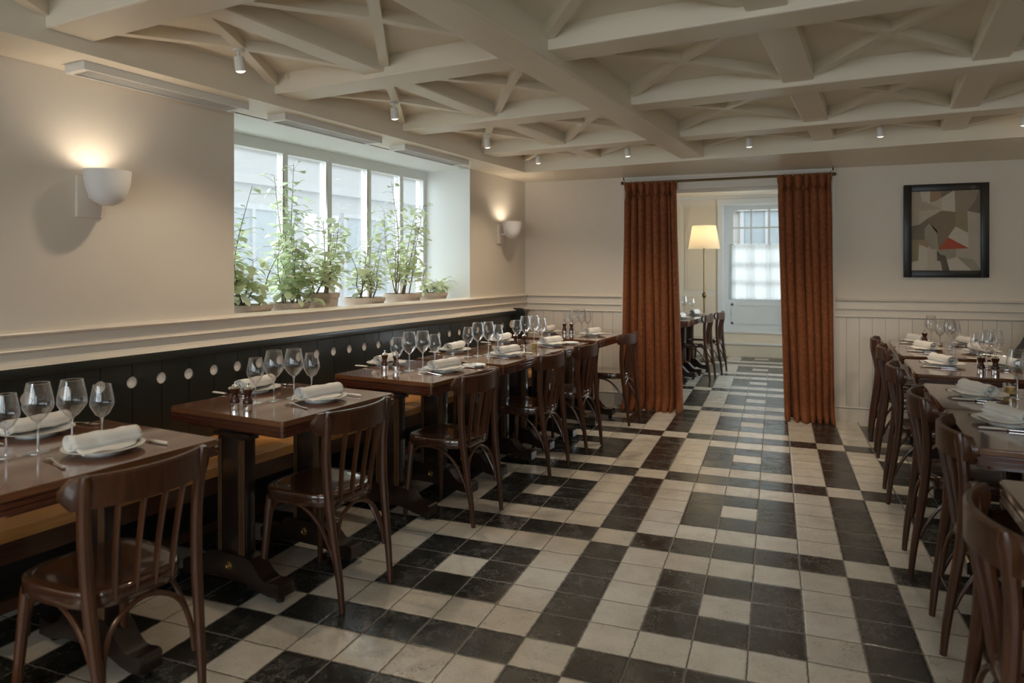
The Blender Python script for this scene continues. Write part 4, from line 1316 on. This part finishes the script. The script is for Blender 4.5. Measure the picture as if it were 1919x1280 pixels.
# ================================================================== PLANTS
def leaf_into(v, f, p, d, up, L, wd):
    side = d.cross(up)
    if side.length < 1e-4: side = Vector((1, 0, 0))
    side.normalize(); nrm = side.cross(d).normalized()
    o = len(v)
    for t, ww, dz in ((0, .08, 0), (.25, .75, .04), (.55, 1, .03), (.82, .6, -.04), (1, .05, -.12)):
        c = p + d * (L * t) + nrm * (dz * L)
        v.append(c - side * wd * ww + nrm * .12 * wd * ww); v.append(c); v.append(c + side * wd * ww + nrm * .12 * wd * ww)
    for k in range(4):
        a = o + k * 3
        f.append((a, a + 1, a + 4, a + 3)); f.append((a + 1, a + 2, a + 5, a + 4))
def plant(s_, n_, r, ph, height, nstem, nleaf, spread, seed, label, mat, leafL=.06, low=.0):
    rr = random.Random(seed)
    base = W(s_, n_, 1.006)
    root = empty('potted_shrub', base, ROT_L, label, 'potted plant', 'shrubs on the window sill')
    b = MB(); b.lathe([(0, 0), (r * .78, 0), (r * .95, ph - .03), (r, ph - .03), (r * 1.02, ph), (r * .93, ph), (r * .90, ph - .03), (0, ph - .03)], 28); b.build('pot', M_TERRA, root)
    b = MB(); b.lathe([(0, ph - .018), (r * .6, ph - .02), (r * .91, ph - .025)], 20); b.build('soil', M_SOIL, root)
    st = MB(); v = []; f = []
    top = 2.30 - base.z
    for k in range(nstem):
        a = rr.uniform(0, 2 * math.pi); hh = height * rr.uniform(.55, 1.0) if k else height
        tip = Vector((rr.uniform(-.5, .5) * spread * .7, math.sin(a) * spread * rr.uniform(.3, 1), hh))
        p0 = Vector((math.cos(a) * r * .3, math.sin(a) * r * .4, ph - .03))
        mid = p0.lerp(tip, .5) + Vector((rr.uniform(-.04, .04), rr.uniform(-.05, .05), .02))
        q1 = p0.lerp(mid, .5) + Vector((rr.uniform(-.03, .03), rr.uniform(-.03, .03), 0))
        for q_ in (q1, mid, tip):
            q_.y = min(max(q_.y, WS0 + .07 - s_), WS1 - .07 - s_); q_.x = min(max(q_.x, WN + .07 - n_), .05 - n_)
        path = smoothpath([p0, q1, mid, tip], 14)
        st.tube(path, [.0065 * (1 - .8 * i / 14) for i in range(15)], 6)
        per = nleaf // nstem
        for q in range(per):
            t = rr.uniform(.16 if low else .28, 1) ** .8
            i = min(13, int(t * 14)); p = path[i].lerp(path[i + 1], rr.random())
            an = rr.uniform(0, 2 * math.pi)
            d = Vector((math.cos(an), math.sin(an), rr.uniform(-.25, .75))).normalized()
            tw = rr.uniform(.02, .12 if hh < .6 else .09)
            p2 = p + d * tw
            p2.x = max(WN + .05 - n_, min(.02 - n_, p2.x)); p2.y = max(WS0 + .04 - s_, min(WS1 - .04 - s_, p2.y))
            st.tube([p, p2], .0012, 4)
            Lf = leafL * rr.uniform(.6, 1.25)
            d2 = Vector((d.x + rr.uniform(-.4, .4), d.y + rr.uniform(-.4, .4), rr.uniform(-.7, .35))).normalized()
            leaf_into(v, f, p2, d2, Vector((rr.uniform(-.3, .3), rr.uniform(-.3, .3), 1)).normalized(), Lf, Lf * rr.uniform(.27, .36))
    st.build('stems', M_STEM, root)
    b = MB()
    b.v = [Vector(p) for p in v]; b.f = f; b.m = [0] * len(f)
    # keep the leaves inside the recess
    for p in b.v:
        s_abs = s_ + p.y
        if s_abs < WS0 + .02: p.y = WS0 + .02 - s_
        if s_abs > WS1 - .02: p.y = WS1 - .02 - s_
        if n_ + p.x < WN + .035: p.x = WN + .035 - n_
        if n_ + p.x > .1: p.x = .1 - n_
        if p.z > Z_S - .02 - 1.006: p.z = Z_S - .02 - 1.006
    b.build('foliage', mat, root, angle=70)
    return root
plant(.72, -.26, .145, .165, .58, 8, 210, .36, 1, 'leafy low shrub at the near end of the window sill, leftmost pot', M_LEAF, .082, 1)
plant(1.05, -.24, .14, .165, .60, 8, 220, .32, 2, 'bushy dark-leaved shrub second from the left on the window sill', M_LEAF2, .088, 1)
plant(1.38, -.26, .135, .22, .80, 7, 260, .34, 3, 'tall shrub in the taller clay pot, third on the window sill', M_LEAF, .078, 1)
plant(1.86, -.25, .165, .17, .66, 7, 240, .40, 4, 'open branching shrub fourth on the window sill', M_LEAF, .072, 1)
plant(2.36, -.25, .165, .185, 1.12, 8, 400, .40, 5, 'tallest airy shrub reaching the window head, fifth pot', M_LEAF, .072, 1)
plant(2.80, -.25, .15, .18, .42, 6, 170, .26, 6, 'small sparse shrub at the far end of the window sill', M_LEAF, .065, 1)
plant(.62, -.38, .06, .12, .95, 5, 170, .34, 8, 'thin tall shrub behind the leftmost pots, leaning to the window edge', M_LEAF2, .080)
plant(1.26, -.41, .06, .12, 1.18, 5, 200, .28, 9, 'slender tall shrub behind the second and third pots', M_LEAF2, .080)
